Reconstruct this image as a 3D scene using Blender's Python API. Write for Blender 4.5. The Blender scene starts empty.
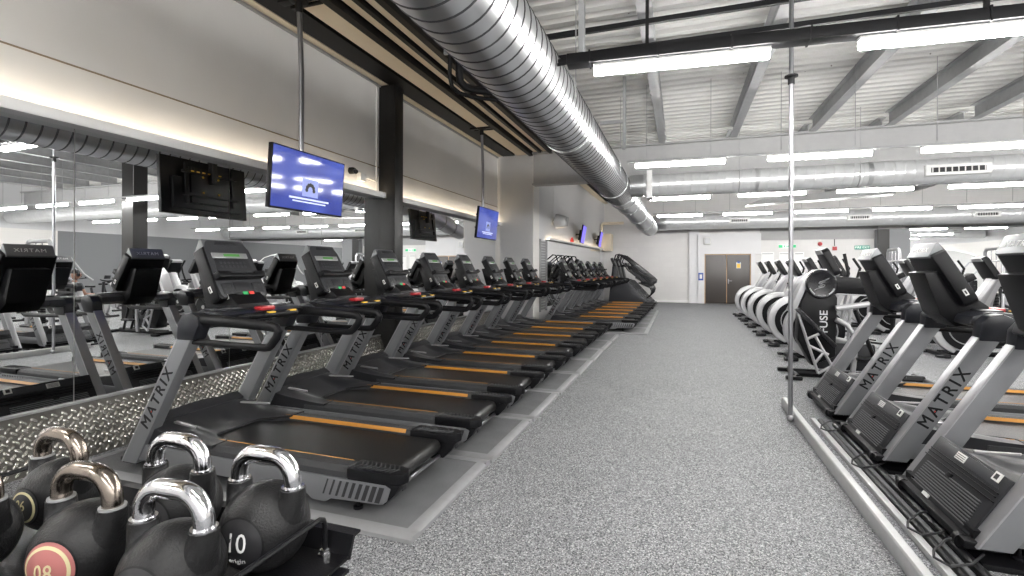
import bpy, bmesh, math, random
from mathutils import Vector, Matrix, Euler
random.seed(7)
C = bpy.context.scene.collection
PI = math.pi
R = math.radians
sc = bpy.context.scene

# ------------------------------------------------------------------ materials
def nodes(m):
    m.use_nodes = True
    nt = m.node_tree
    return nt, nt.nodes['Principled BSDF']

def mat(name, col, rough=.5, metal=0., coat=0., spec=.5, bump=0., bscale=60., var=0., vscale=8.):
    m = bpy.data.materials.new(name)
    nt, b = nodes(m)
    c = (*col, 1) if len(col) == 3 else col
    b.inputs['Base Color'].default_value = c
    b.inputs['Roughness'].default_value = rough
    b.inputs['Metallic'].default_value = metal
    b.inputs['Coat Weight'].default_value = coat
    b.inputs['Specular IOR Level'].default_value = spec
    tc = nt.nodes.new('ShaderNodeTexCoord')
    if var:
        n = nt.nodes.new('ShaderNodeTexNoise'); n.inputs['Scale'].default_value = vscale; n.inputs['Detail'].default_value = 4
        nt.links.new(tc.outputs['Object'], n.inputs['Vector'])
        r = nt.nodes.new('ShaderNodeMix'); r.data_type = 'RGBA'
        r.inputs[6].default_value = (*[x * (1 - var) for x in c[:3]], 1)
        r.inputs[7].default_value = (*[min(1, x * (1 + var)) for x in c[:3]], 1)
        nt.links.new(n.outputs['Fac'], r.inputs[0])
        nt.links.new(r.outputs[2], b.inputs['Base Color'])
    if bump:
        n = nt.nodes.new('ShaderNodeTexNoise'); n.inputs['Scale'].default_value = bscale; n.inputs['Detail'].default_value = 3
        nt.links.new(tc.outputs['Object'], n.inputs['Vector'])
        bp = nt.nodes.new('ShaderNodeBump'); bp.inputs['Strength'].default_value = bump; bp.inputs['Distance'].default_value = .004
        nt.links.new(n.outputs['Fac'], bp.inputs['Height'])
        nt.links.new(bp.outputs['Normal'], b.inputs['Normal'])
    return m

def emit(name, col, s):
    m = bpy.data.materials.new(name)
    nt, b = nodes(m)
    b.inputs['Base Color'].default_value = (*col, 1)
    b.inputs['Emission Color'].default_value = (*col, 1)
    b.inputs['Emission Strength'].default_value = s
    return m

M = {}
M['black'] = mat('black plastic', (.0055, .0055, .0065), .36, bump=.15, bscale=300, spec=0.2)
M['blackgloss'] = mat('black gloss', (.010, .010, .012), .22)
M['blackrub'] = mat('black rubber coating', (.0095, .0095, .010), .40, bump=.35, bscale=220, var=.25, vscale=14, spec=0.3)
M['graphite'] = mat('graphite plastic', (.022, .0225, .025), .38, bump=.1, bscale=300, spec=0.25)
M['bezel'] = mat('grey console fascia', (.036, .037, .041), .36, spec=0.3)
M['navy'] = mat('dark slate plastic', (.013, .014, .018), .32, spec=0.35)
M['post'] = mat('grey metallic paint', (.185, .19, .20), .38, .35)
M['sidegrey'] = mat('side panel grey', (.17, .174, .182), .38, .4)
M['silver'] = mat('silver paint', (.36, .36, .37), .32, .6)
M['silverlight'] = mat('pale silver shroud', (.46, .46, .47), .34, .35)
M['chrome'] = mat('chrome', (.62, .62, .64), .13, 1., bump=.25, bscale=35)
M['steelpole'] = mat('polished steel tube', (.30, .30, .315), .34, 1.)
M['bronze'] = mat('worn bronze handle', (.25, .215, .185), .2, 1., bump=.25, bscale=35, var=.35, vscale=30)
M['belt'] = mat('running belt', (.011, .0108, .0108), .40, bump=.2, bscale=600, var=.2, vscale=3, spec=0.3)
M['tread'] = mat('ridged foot rail', (.038, .039, .041), .5, bump=.8, bscale=400, spec=0.25)
M['orange'] = mat('orange stripe', (.46, .20, .018), .45)
M['yellow'] = mat('yellow pad', (.80, .48, .03), .45)
M['red'] = mat('red plastic', (.38, .02, .025), .35)
M['redbtn'] = mat('red key', (.75, .06, .05), .35)
M['green'] = mat('green key', (.04, .45, .14), .35)
M['white'] = mat('white paint', (.80, .80, .79), .55)
M['sticker'] = mat('sticker paper', (.72, .72, .70), .6)
M['ink'] = mat('dark ink', (.015, .015, .017), .5)
M['logoink'] = mat('black lettering', (.005, .005, .006), .5, spec=.2)
M['lettergrey'] = mat('pale lettering', (.55, .56, .58), .4)
M['cream'] = mat('cream lettering', (.50, .45, .26), .5)
M['pink'] = mat('pink label', (.34, .115, .108), .5)
M['alu'] = mat('brushed aluminium', (.55, .55, .55), .45, .5, var=.12, vscale=18)
M['matframe'] = mat('dull mat frame', (.27, .272, .278), .5, .2, var=.15, vscale=14)
M['matgrey'] = mat('grey mat', (.135, .137, .142), .55, bump=.5, bscale=350, var=.35, vscale=5)
M['galv'] = mat('galvanised steel', (.60, .61, .62), .32, .85, var=.10, vscale=6)
M['galvlight'] = mat('bright galvanised steel', (.68, .69, .70), .34, .45, var=.08, vscale=6)
M['seamdark'] = mat('duct lock seam', (.10, .10, .105), .4, .7)
M['galvdull'] = mat('dull galvanised steel', (.34, .345, .35), .45, .35, var=.18, vscale=8)
M['trunk'] = mat('black trunking', (.008, .008, .009), .45, spec=.25)
M['darksteel'] = mat('dark painted steel', (.008, .0072, .0068), .45, spec=.2)
M['columnface'] = mat('charcoal column paint', (.012, .0115, .0112), .36, spec=.3)
M['beige'] = mat('beige board', (.72, .63, .49), .6, var=.05)
M['wallupper'] = mat('cream wall panel', (.84, .83, .81), .33, var=.05, vscale=2.0)
M['wallwhite'] = mat('white wall paint', (.66, .66, .67), .6, var=.03, vscale=2)
M['wallgrey'] = mat('grey wall paint', (.22, .225, .235), .6)
M['rafter'] = mat('grey painted rafter', (.36, .36, .36), .5, var=.08)
M['seam'] = mat('panel joint', (.28, .22, .15), .6)
M['door'] = mat('dark brown door', (.045, .038, .034), .35)
M['doorwood'] = mat('oak edge', (.42, .26, .13), .5)
M['mirror'] = mat('mirror silver', (.92, .93, .93), .0, 1.)
M['blue'] = mat('blue sign', (.02, .06, .30), .4)
M['skin'] = mat('skin', (.26, .135, .09), .5)
M['shirt'] = mat('grey shirt', (.06, .065, .075), .8)
M['glass'] = None
M['tube'] = emit('fluorescent tube', (1., .985, .96), 17.)
M['cove'] = emit('warm led strip', (1., .82, .58), 1.9)
M['lcd'] = emit('green lcd', (.05, .2, .035), .07)
M['exitgreen'] = emit('exit sign green', (.02, .42, .16), .1)
M['exitwhite'] = emit('exit sign white', (.8, .9, .82), .12)

g = bpy.data.materials.new('clear acrylic'); nt, b = nodes(g)
b.inputs['Base Color'].default_value = (.9, .92, .94, 1); b.inputs['Roughness'].default_value = .03
b.inputs['Transmission Weight'].default_value = 1.; b.inputs['IOR'].default_value = 1.1
M['glass'] = g

def floor_mat():
    m = bpy.data.materials.new('speckled rubber floor'); nt, b = nodes(m)
    tc = nt.nodes.new('ShaderNodeTexCoord')
    v = nt.nodes.new('ShaderNodeTexVoronoi'); v.inputs['Scale'].default_value = 175
    nt.links.new(tc.outputs['Object'], v.inputs['Vector'])
    ramp = nt.nodes.new('ShaderNodeValToRGB'); ramp.color_ramp.interpolation = 'CONSTANT'
    e = ramp.color_ramp.elements
    e[0].position = 0; e[0].color = (.058, .060, .065, 1)
    e[1].position = .26; e[1].color = (.178, .182, .190, 1)
    for p, c in ((.52, (.235, .239, .247, 1)), (.80, (.37, .374, .383, 1)), (.93, (.52, .523, .53, 1))):
        n = e.new(p); n.color = c
    sep = nt.nodes.new('ShaderNodeSeparateColor')
    nt.links.new(v.outputs['Color'], sep.inputs['Color'])
    nt.links.new(sep.outputs['Red'], ramp.inputs['Fac'])
    n = nt.nodes.new('ShaderNodeTexNoise'); n.inputs['Scale'].default_value = 1.3; n.inputs['Detail'].default_value = 5
    nt.links.new(tc.outputs['Object'], n.inputs['Vector'])
    mr = nt.nodes.new('ShaderNodeMapRange'); mr.inputs['To Min'].default_value = .88; mr.inputs['To Max'].default_value = 1.12
    nt.links.new(n.outputs['Fac'], mr.inputs['Value'])
    mx = nt.nodes.new('ShaderNodeMix'); mx.data_type = 'RGBA'; mx.blend_type = 'MULTIPLY'; mx.inputs[0].default_value = 1
    nt.links.new(ramp.outputs['Color'], mx.inputs[6]); nt.links.new(mr.outputs['Result'], mx.inputs[7])
    nt.links.new(mx.outputs[2], b.inputs['Base Color'])
    b.inputs['Roughness'].default_value = .62; b.inputs['Specular IOR Level'].default_value = .3
    return m
M['floor'] = floor_mat()

def block_mat(name, col):
    m = bpy.data.materials.new(name); nt, b = nodes(m)
    tc = nt.nodes.new('ShaderNodeTexCoord')
    mp = nt.nodes.new('ShaderNodeMapping'); mp.inputs['Rotation'].default_value = (PI / 2, 0, 0)
    br = nt.nodes.new('ShaderNodeTexBrick')
    br.inputs['Scale'].default_value = 1; br.inputs['Brick Width'].default_value = .44; br.inputs['Row Height'].default_value = .22
    br.inputs['Mortar Size'].default_value = .006; br.inputs['Mortar Smooth'].default_value = .4
    br.inputs['Color1'].default_value = (*col, 1); br.inputs['Color2'].default_value = (*[c * .96 for c in col], 1)
    br.inputs['Mortar'].default_value = (*[c * .93 for c in col], 1)
    nt.links.new(tc.outputs['Object'], mp.inputs['Vector']); nt.links.new(mp.outputs['Vector'], br.inputs['Vector'])
    nt.links.new(br.outputs['Color'], b.inputs['Base Color'])
    b.inputs['Roughness'].default_value = .55
    return m
M['pier'] = block_mat('pale blockwork', (.82, .80, .77))
M['block'] = block_mat('painted blockwork', (.66, .65, .64))

def deck_mat():
    m = bpy.data.materials.new('painted roof deck'); nt, b = nodes(m)
    tc = nt.nodes.new('ShaderNodeTexCoord')
    v = nt.nodes.new('ShaderNodeTexVoronoi'); v.inputs['Scale'].default_value = 3.2
    nt.links.new(tc.outputs['Object'], v.inputs['Vector'])
    ramp = nt.nodes.new('ShaderNodeValToRGB')
    e = ramp.color_ramp.elements
    e[0].position = .035; e[0].color = (.16, .15, .14, 1); e[1].position = .05; e[1].color = (.60, .595, .575, 1)
    nt.links.new(v.outputs['Distance'], ramp.inputs['Fac'])
    nt.links.new(ramp.outputs['Color'], b.inputs['Base Color'])
    b.inputs['Roughness'].default_value = .5
    return m
M['deck'] = deck_mat()

def screen_mat(name, s):
    m = bpy.data.materials.new(name); nt, b = nodes(m)
    tc = nt.nodes.new('ShaderNodeTexCoord')
    n = nt.nodes.new('ShaderNodeTexNoise'); n.inputs['Scale'].default_value = 2.2; n.inputs['Detail'].default_value = 2
    nt.links.new(tc.outputs['Object'], n.inputs['Vector'])
    ramp = nt.nodes.new('ShaderNodeValToRGB'); e = ramp.color_ramp.elements
    e[0].position = .3; e[0].color = (.03, .045, .26, 1); e[1].position = .7; e[1].color = (.075, .11, .44, 1)
    nt.links.new(n.outputs['Fac'], ramp.inputs['Fac'])
    nt.links.new(ramp.outputs['Color'], b.inputs['Emission Color'])
    b.inputs['Emission Strength'].default_value = s
    b.inputs['Base Color'].default_value = (.01, .01, .02, 1); b.inputs['Roughness'].default_value = .06
    return m
M['screen'] = screen_mat('lit television screen', .21)
M['screenviolet'] = emit('violet screen', (.13, .10, .62), .3)
M['screenink'] = emit('screen caption', (.55, .6, .9), .12)

# ------------------------------------------------------------------ mesh helpers
class MB:
    def __init__(s): s.bm = bmesh.new()
    def add(s, verts, faces):
        vs = [s.bm.verts.new(v) for v in verts]
        for f in faces:
            try: s.bm.faces.new([vs[i] for i in f])
            except ValueError: pass
        return s
    def merge(s, other, mx=None):
        if mx is not None: other.transform(mx)
        me = bpy.data.meshes.new('tmp'); other.to_mesh(me); other.free()
        s.bm.from_mesh(me); bpy.data.meshes.remove(me)
        return s
    def box(s, c, size, bev=0., rot=None, seg=2, mx=None):
        t = bmesh.new(); bmesh.ops.create_cube(t, size=1)
        bmesh.ops.scale(t, vec=size, verts=t.verts)
        if bev: bmesh.ops.bevel(t, geom=t.edges[:], offset=bev, segments=seg, affect='EDGES', profile=.6)
        m = Matrix.Translation(c)
        if rot is not None: m = m @ rot.to_matrix().to_4x4()
        if mx is not None: m = mx @ m
        return s.merge(t, m)
    def ext(s, x0, x1, y0, y1, z0, z1, bev=0., seg=2):
        return s.box(((x0 + x1) / 2, (y0 + y1) / 2, (z0 + z1) / 2), (abs(x1 - x0), abs(y1 - y0), abs(z1 - z0)), bev, seg=seg)
    def prism(s, pts, a0, a1, axis='y', bev=0., mx=None, seg=2):
        t = bmesh.new()
        def P(p, a):
            return {'y': (p[0], a, p[1]), 'x': (a, p[0], p[1]), 'z': (p[0], p[1], a)}[axis]
        A = [t.verts.new(P(p, a0)) for p in pts]; B = [t.verts.new(P(p, a1)) for p in pts]
        n = len(pts)
        t.faces.new(A); t.faces.new(B[::-1])
        for i in range(n): t.faces.new((A[i], B[i], B[(i + 1) % n], A[(i + 1) % n]))
        bmesh.ops.recalc_face_normals(t, faces=t.faces)
        if bev: bmesh.ops.bevel(t, geom=t.edges[:], offset=bev, segments=seg, affect='EDGES', profile=.6)
        return s.merge(t, mx)
    def tube(s, pts, r, n=10, closed=False, cap=True, flat=1.):
        pts = [Vector(p) for p in pts]; N = len(pts)
        rr = r if isinstance(r, (list, tuple)) else [r] * N
        rings = []; prev = None
        for i, p in enumerate(pts):
            a = pts[(i - 1) % N] if (closed or i) else p
            b_ = pts[(i + 1) % N] if (closed or i < N - 1) else p
            t = (b_ - a).normalized()
            if prev is None:
                ref = Vector((0, 0, 1)) if abs(t.z) < .9 else Vector((1, 0, 0))
                u = t.cross(ref).normalized()
            else:
                u = (prev - t * prev.dot(t)).normalized()
            prev = u; w = t.cross(u)
            rings.append([s.bm.verts.new(p + (u * math.cos(2 * PI * k / n) * flat + w * math.sin(2 * PI * k / n)) * rr[i]) for k in range(n)])
        for i in range(N if closed else N - 1):
            A, B = rings[i], rings[(i + 1) % N]
            for k in range(n): s.bm.faces.new((A[k], A[(k + 1) % n], B[(k + 1) % n], B[k]))
        if cap and not closed:
            s.bm.faces.new(rings[0][::-1]); s.bm.faces.new(rings[-1])
        return s
    def lathe(s, prof, n=24, mx=None, sweep=2 * PI):
        t = bmesh.new(); rings = []
        for r, z in prof:
            rings.append([t.verts.new((r * math.cos(sweep * k / n), r * math.sin(sweep * k / n), z)) for k in range(n)] if r > 1e-6 else [t.verts.new((0, 0, z))])
        for A, B in zip(rings, rings[1:]):
            for k in range(n):
                k2 = (k + 1) % n
                if len(A) == 1 and len(B) == 1: continue
                if len(A) == 1: t.faces.new((A[0], B[k2], B[k]))
                elif len(B) == 1: t.faces.new((A[k], A[k2], B[0]))
                else: t.faces.new((A[k], A[k2], B[k2], B[k]))
        if len(rings[0]) > 1: t.faces.new(rings[0][::-1])
        if len(rings[-1]) > 1: t.faces.new(rings[-1])
        bmesh.ops.recalc_face_normals(t, faces=t.faces)
        return s.merge(t, mx)
    def cyl(s, a, b_, r, n=16):
        return s.tube([a, b_], r, n)
    def ball(s, c, r, sc_=(1, 1, 1), n=24):
        t = bmesh.new(); bmesh.ops.create_uvsphere(t, u_segments=n, v_segments=n // 2, radius=r)
        return s.merge(t, Matrix.Translation(c) @ Matrix.Diagonal((*sc_, 1)))
    def grid(s, f, nu, nv):
        V = [[s.bm.verts.new(f(i / nu, j / nv)) for j in range(nv + 1)] for i in range(nu + 1)]
        for i in range(nu):
            for j in range(nv): s.bm.faces.new((V[i][j], V[i + 1][j], V[i + 1][j + 1], V[i][j + 1]))
        return s
    def build(s, name, m, parent=None, ang=35, smooth=True, weld=0., recalc=False):
        if weld: bmesh.ops.remove_doubles(s.bm, verts=s.bm.verts, dist=weld)
        if recalc: bmesh.ops.recalc_face_normals(s.bm, faces=s.bm.faces)
        me = bpy.data.meshes.new(name); s.bm.to_mesh(me); s.bm.free()
        mats = m if isinstance(m, (list, tuple)) else [m]
        for k in mats: me.materials.append(M[k] if isinstance(k, str) else k)
        if smooth:
            me.polygons.foreach_set('use_smooth', [True] * len(me.polygons))
            me.set_sharp_from_angle(angle=R(ang))
        return link(name, me, parent)

KIDS = {}
def link(name, me, parent=None):
    o = bpy.data.objects.new(name, me); C.objects.link(o)
    if parent is not None:
        o.parent = parent; KIDS.setdefault(parent.name, []).append(o)
    return o
def tag(o, label, cat, group=None, kind=None):
    if label: o['label'] = label
    if cat: o['category'] = cat
    if group: o['group'] = group
    if kind: o['kind'] = kind
    return o
def empty(name, loc=(0, 0, 0), rz=0.):
    o = bpy.data.objects.new(name, None); C.objects.link(o)
    o.location = loc; o.rotation_euler = (0, 0, rz); o.empty_display_size = .1
    return o
def dup(o, loc=None, rz=None, label=None, group=None, parent=None):
    c = o.copy(); C.objects.link(c)
    if parent is not None:
        c.parent = parent; KIDS.setdefault(parent.name, []).append(c)
    if loc is not None: c.location = loc
    if rz is not None: c.rotation_euler = (0, 0, rz)
    if label: c['label'] = label
    if group: c['group'] = group
    for k in list(KIDS.get(o.name, [])): dup(k, parent=c)
    return c
def struct(o, label=None):
    o['kind'] = 'structure'
    if label: o['label'] = label
    return o

TXT = {}
def text_bm(s_, size, ext=.0, sx=1., space=1., align='CENTER', off=0.):
    cu = bpy.data.curves.new('t', 'FONT'); cu.body = s_; cu.size = size; cu.extrude = ext
    cu.align_x = align; cu.align_y = 'CENTER'; cu.space_character = space; cu.offset = off; cu.resolution_u = 3
    o = bpy.data.objects.new('t', cu); C.objects.link(o)
    dg = bpy.context.evaluated_depsgraph_get()
    me = bpy.data.meshes.new_from_object(o.evaluated_get(dg))
    bm = bmesh.new(); bm.from_mesh(me)
    bpy.data.objects.remove(o); bpy.data.curves.remove(cu); bpy.data.meshes.remove(me)
    if sx != 1: bmesh.ops.scale(bm, vec=(sx, 1, 1), verts=bm.verts)
    return bm
def basis(e1, e2, org):
    e1 = Vector(e1).normalized(); e2 = Vector(e2).normalized(); e3 = e1.cross(e2)
    m = Matrix((e1, e2, e3)).transposed().to_4x4(); m.translation = org
    return m
ORD = ['first', 'second', 'third', 'fourth', 'fifth', 'sixth', 'seventh', 'eighth', 'ninth', 'tenth', 'eleventh', 'twelfth']

# ------------------------------------------------------------------ the camera
TH = R(18.93)
FPX = 490.
CAMZ = 1.5
cd = bpy.data.cameras.new('camera'); cam = bpy.data.objects.new('camera', cd); C.objects.link(cam)
cam.location = (0, 0, CAMZ)
cam.rotation_euler = (Euler((PI / 2, 0, TH)).to_matrix() @ Matrix.Rotation(R(.15), 3, 'Z')).to_euler()
cd.sensor_width = 36; cd.lens = 36 * FPX / 1024; cd.shift_y = -20.4 / 1024
cd.clip_start = .05; cd.clip_end = 200
sc.camera = cam

WX = -4.6            # mirrored wall
FY = 22.5            # far wall
RX = 15.6            # opposite wall
BY = -3.2            # wall behind
DZ = 4.72            # roof deck

# ------------------------------------------------------------------ room shell
m = MB(); m.ext(WX - .3, RX + .3, BY - .3, FY + .3, -.1, 0); struct(m.build('floor', 'floor'))

m = MB(); m.ext(WX - .2, WX, BY, 12.2, 0, DZ); o = struct(m.build('wall_left', 'wallupper'))
# panel joint and top channel on the upper wall
m = MB(); m.ext(WX, WX + .006, BY, 6.78, 3.10, 3.113); m.ext(WX, WX + .006, 7.02, 12.2, 3.10, 3.113); struct(m.build('trim_1', 'seam'))
m = MB(); m.ext(WX, WX + .035, BY, 12.2, 4.40, 4.43); struct(m.build('trim_2', 'galvdull'))
m = MB(); m.ext(WX, WX + .01, 6.70, 6.73, 2.69, 4.38); struct(m.build('trim_13', 'wallupper'))

# angled alcove wall beyond the pier
def alc(x_off, y):           # a point on the alcove wall
    return -3.62 + (y - 12.2) * (.34 / 10.3) + x_off
m = MB(); m.add([(alc(0, 12.2), 12.2, 0), (alc(0, FY), FY, 0), (alc(0, FY), FY, DZ), (alc(0, 12.2), 12.2, DZ),
                 (alc(-.9, 12.2), 12.2, 0), (alc(-1.5, FY), FY, 0), (alc(-1.5, FY), FY, DZ), (alc(-.9, 12.2), 12.2, DZ)],
                [(0, 1, 2, 3), (4, 7, 6, 5), (0, 3, 7, 4), (1, 5, 6, 2), (3, 2, 6, 7)])
struct(m.build('wall_alcove', 'wallwhite', smooth=False))
# pier of painted blockwork
m = MB(); m.ext(WX, -3.6, 12.2, 12.75, 0, DZ); struct(m.build('wall_pier', 'pier', smooth=False))
# far wall, opposite wall and wall behind
m = MB(); m.ext(WX - .2, RX, FY, FY + .2, 0, DZ); struct(m.build('wall_far', 'block', smooth=False))
m = MB(); m.ext(RX, RX + .2, BY, FY, 3.0, DZ); struct(m.build('wall_right', 'wallwhite'))
m = MB(); m.ext(RX, RX + .2, 13.3, FY, 0, 3.0); struct(m.build('wall_right_lower', 'wallgrey'))
m = MB(); m.ext(RX, RX + .2, BY, 13.3, 0, 3.0); struct(m.build('wall_right_cream', 'pier'))
m = MB(); m.ext(WX - .2, RX + .2, BY - .2, BY, 0, DZ); struct(m.build('wall_back', 'wallwhite'))
m = MB(); m.ext(-3.2, RX, FY - .02, FY, 0, .11, .004); m.ext(RX - .02, RX, BY, FY, 0, .11, .004); struct(m.build('baseboard_far', 'white'))

# ribbed roof deck
m = MB(); per = .25; y = BY; ys = []
while y < FY + .2:
    ys += [(y, 0), (y + .11, 0), (y + .135, .06), (y + .225, .06)]; y += per
A = [m.bm.verts.new((-3.05, a, DZ + h)) for a, h in ys]; B = [m.bm.verts.new((RX + .2, a, DZ + h)) for a, h in ys]
for i in range(len(ys) - 1): m.bm.faces.new((A[i], B[i], B[i + 1], A[i + 1]))
m.ext(WX - .2, RX + .2, BY - .2, FY + .2, DZ + .06, DZ + .2)
struct(m.build('ceiling', 'deck', ang=20))
# roof purlins running down the room
for i, x in enumerate((-.40, 1.12, 2.68, 4.05, 5.45, 6.9, 8.4, 9.9, 11.4, 12.9)):
    m = MB()
    pr = [(-.075, 0), (.075, 0), (.075, .014), (.008, .022), (.008, .25), (.075, .262), (.075, .28), (-.075, .28), (-.075, .262), (-.008, .25), (-.008, .022), (-.075, .014)]
    m.prism([(x + a, 4.43 + h) for a, h in pr], BY, 12.0, 'y'); m.prism([(x + a, 4.43 + h) for a, h in pr], 12.4, FY, 'y')
    struct(m.build('ceiling_beam', 'galvdull'), 'galvanised steel purlin running down the room under the ribbed roof')
# main rafter across the room
m = MB(); m.ext(-3.6, RX, 12.05, 12.35, 3.62, 3.66); m.ext(-3.6, RX, 12.05, 12.35, 4.42, 4.46); m.ext(-3.6, RX, 12.18, 12.22, 3.66, 4.42); struct(m.build('ceiling_rafter', 'rafter'))
# thin cross rails
for y, z in ((5.95, 4.37), (6.6, 4.37)):
    m = MB(); m.prism([(y, z), (y + .05, z), (y + .05, z + .006), (y + .006, z + .006), (y + .006, z + .06), (y, z + .06)], -1.6, RX, 'x')
    struct(m.build('ceiling_rail', 'trunk'))
# boarded soffit above the mirrors: beige boards between dark steel channels
bd = [(-4.58, -4.47, 4.44), (-4.05, -3.76, 4.44), (-3.58, -3.46, 4.48), (-3.33, -3.20, 4.48), (-3.05, -2.75, 4.51)]
m = MB()
for a, b_, z in bd: m.ext(a, b_, BY, 12.2, z, z + .03)
struct(m.build('ceiling_soffit', 'beige'))
m = MB(); m.ext(-4.47, -2.2, BY, 12.2, 4.56, 4.60)
m.ext(-4.45, -4.12, BY, 12.2, 4.44, 4.56); m.ext(-3.72, -3.62, BY, 12.2, 4.40, 4.56); m.ext(-3.42, -3.36, BY, 12.2, 4.43, 4.56); m.ext(-3.17, -3.08, BY, 12.2, 4.42, 4.56)
struct(m.build('ceiling_channel', 'darksteel'))
m = MB()
for a, b_ in ((-3.35, -3.12), (-2.92, -2.74), (-2.55, -2.44)): m.ext(a, b_, 12.4, FY, 4.42, 4.45)
struct(m.build('ceiling_batten', 'beige'))
m = MB(); m.ext(-4.4, -2.2, 12.4, FY, 4.52, 4.56); struct(m.build('ceiling_backing', 'darksteel'))
# steel column on the mirrored wall
m = MB(); m.ext(WX, -4.34, 6.87, 6.93, 0, 4.42); m.ext(-4.36, -4.30, 6.78, 7.02, 0, 4.42, .004); m.ext(WX, -4.55, 6.78, 7.02, 0, 4.42)
m.ext(-4.55, -4.34, 6.78, 6.80, 0, 4.42)
struct(m.build('column_left', 'columnface'), 'dark steel column between the two runs of wall mirror')

# ------------------------------------------------------------------ mirrors, ledge, kick plate
MIRZ0, MIRZ1 = .37, 2.605
mir = [(-2.9, -.29, 'frameless wall mirror panel beside the kettlebell rack'),
       (-.283, 1.14, 'frameless wall mirror panel between the kettlebell rack and the wall corner'),
       (1.147, 2.57, 'frameless wall mirror panel nearest the kettlebells, cut by the frame edge'),
       (2.577, 4.0, 'frameless wall mirror panel behind the first two treadmills, reflecting the television back'),
       (4.007, 5.43, 'frameless wall mirror panel behind the second and third treadmills'),
       (5.437, 6.77, 'frameless wall mirror panel ending at the dark steel column'),
       (7.03, 9.6, 'frameless wall mirror panel just past the dark steel column'),
       (9.607, 12.19, 'frameless wall mirror panel ending at the pale block pier')]
for a, b_, lab in mir[1:]:
    m = MB(); m.ext(WX + .004, WX + .012, a, b_, MIRZ0, MIRZ1)
    tag(m.build('wall_mirror', 'mirror', smooth=False), lab, 'mirror', 'wall mirror panels')
def ledge(y0, y1, n):
    m = MB()
    m.ext(WX, WX + .15, y0, y1, 2.605, 2.62); m.ext(WX + .138, WX + .15, y0, y1, 2.605, 2.69, .002)
    struct(m.build('trim_%d' % n, 'white'))
    m = MB(); m.ext(WX + .04, WX + .08, y0 + .02, y1 - .02, 2.622, 2.634)
    o = m.build('led_strip', 'cove'); return o
o = ledge(BY, 6.76, 3); tag(o, 'warm LED strip behind the white ledge above the mirrors by the kettlebells', 'light')
o = ledge(7.04, 12.19, 4); tag(o, 'warm LED strip behind the ledge between the steel column and block pier', 'light')

def kick(y0, y1, n):
    m = MB()
    x0, z0, x1, z1 = -4.40, 0.0, WX + .03, .40          # leans back against the wall
    m.add([(x0, y0, z0), (x0, y1, z0), (x1, y1, z1), (x1, y0, z1), (WX, y1, z1), (WX, y0, z1), (WX, y0, 0), (WX, y1, 0)],
          [(0, 1, 2, 3), (3, 2, 4, 5), (0, 3, 5, 6), (1, 7, 4, 2)])
    L = math.hypot(x1 - x0, z1 - z0); e2 = Vector((x1 - x0, 0, z1 - z0)) / L; e1 = Vector((0, 1, 0)); nrm = Vector((z1 - z0, 0, x0 - x1)).normalized()
    st = .045
    loz = [(-.027, 0), (-.017, .0115), (.017, .0115), (.027, 0), (.017, -.0115), (-.017, -.0115)]
    rt = math.sqrt(.5); NP = int((y1 - y0 + L) / st / rt) + 2
    for p_ in range(-2, NP):
        for q_ in range(-NP, NP):
            a_, b0 = st * rt * (p_ + q_), st * rt * (p_ - q_)
            if not (.02 < a_ < y1 - y0 - .02 and .02 < b0 < L - .025): continue
            c = Vector((x0, y0, z0)) + e1 * a_ + e2 * b0
            s_ = PI / 4 if (p_ + q_) % 2 else -PI / 4
            ca, sa = math.cos(s_), math.sin(s_)
            pts = [c + e1 * (a * ca - b_ * sa) + e2 * (a * sa + b_ * ca) for a, b_ in loz]
            top = [c + nrm * .005 + e1 * (.66 * (a * ca - b_ * sa)) + e2 * (.66 * (a * sa + b_ * ca)) for a, b_ in loz]
            nf = len(m.bm.faces)
            m.add(pts + top, [(q, (q + 1) % 6, 6 + (q + 1) % 6, 6 + q) for q in range(6)] + [(6, 7, 8, 9, 10, 11)])
            m.bm.faces.ensure_lookup_table()
            for q in range(nf, len(m.bm.faces)): m.bm.faces[q].material_index = 1
    struct(m.build('trim_%d' % n, ['kickbase', 'kick'], ang=15, recalc=True), 'checker plate kick panel under the mirrors')
M['kick'] = mat('polished tread bars', (.40, .39, .355), .26, .9, var=.2, vscale=25)
M['kickbase'] = mat('worn checker plate', (.12, .115, .105), .45, .6, var=.3, vscale=25)
kick(-.5, 6.78, 5); kick(7.02, 12.19, 6)
m = MB(); m.ext(WX, WX + .045, -.5, 6.78, .40, .415); m.ext(WX, WX + .045, 7.02, 12.19, .40, .415); struct(m.build('trim_7', 'galvdull'))

# alcove: ledge, mirror, louvres
def alcbox(m, y0, y1, x0, x1, z0, z1):
    v = []
    for y in (y0, y1):
        for x in (x0, x1):
            for z in (z0, z1): v.append((alc(x, y), y, z))
    return m.add(v, [(0, 1, 3, 2), (4, 6, 7, 5), (0, 4, 5, 1), (2, 3, 7, 6), (0, 2, 6, 4), (1, 5, 7, 3)])
m = MB(); alcbox(m, 13.4, 21.6, 0, .12, 2.28, 2.295); alcbox(m, 13.4, 21.6, .108, .12, 2.28, 2.35); struct(m.build('trim_8', 'white', smooth=False, recalc=True))
m = MB(); alcbox(m, 13.45, 21.5, .03, .06, 2.297, 2.307); tag(m.build('led_strip', 'cove', smooth=False, recalc=True), 'warm LED strip behind the ledge in the alcove past the pier', 'light')
m = MB(); alcbox(m, 13.42, 21.5, .004, .012, .4, 2.27); tag(m.build('wall_mirror', 'mirror', smooth=False, recalc=True), 'wall mirror in the alcove behind the far treadmills', 'mirror')
m = MB()
for k in range(26): alcbox(m, 12.8, 13.33, .01, .035, .35 + k * .073, .40 + k * .073)
alcbox(m, 12.76, 12.8, 0, .05, .3, 2.28); alcbox(m, 13.33, 13.37, 0, .05, .3, 2.28)
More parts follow.
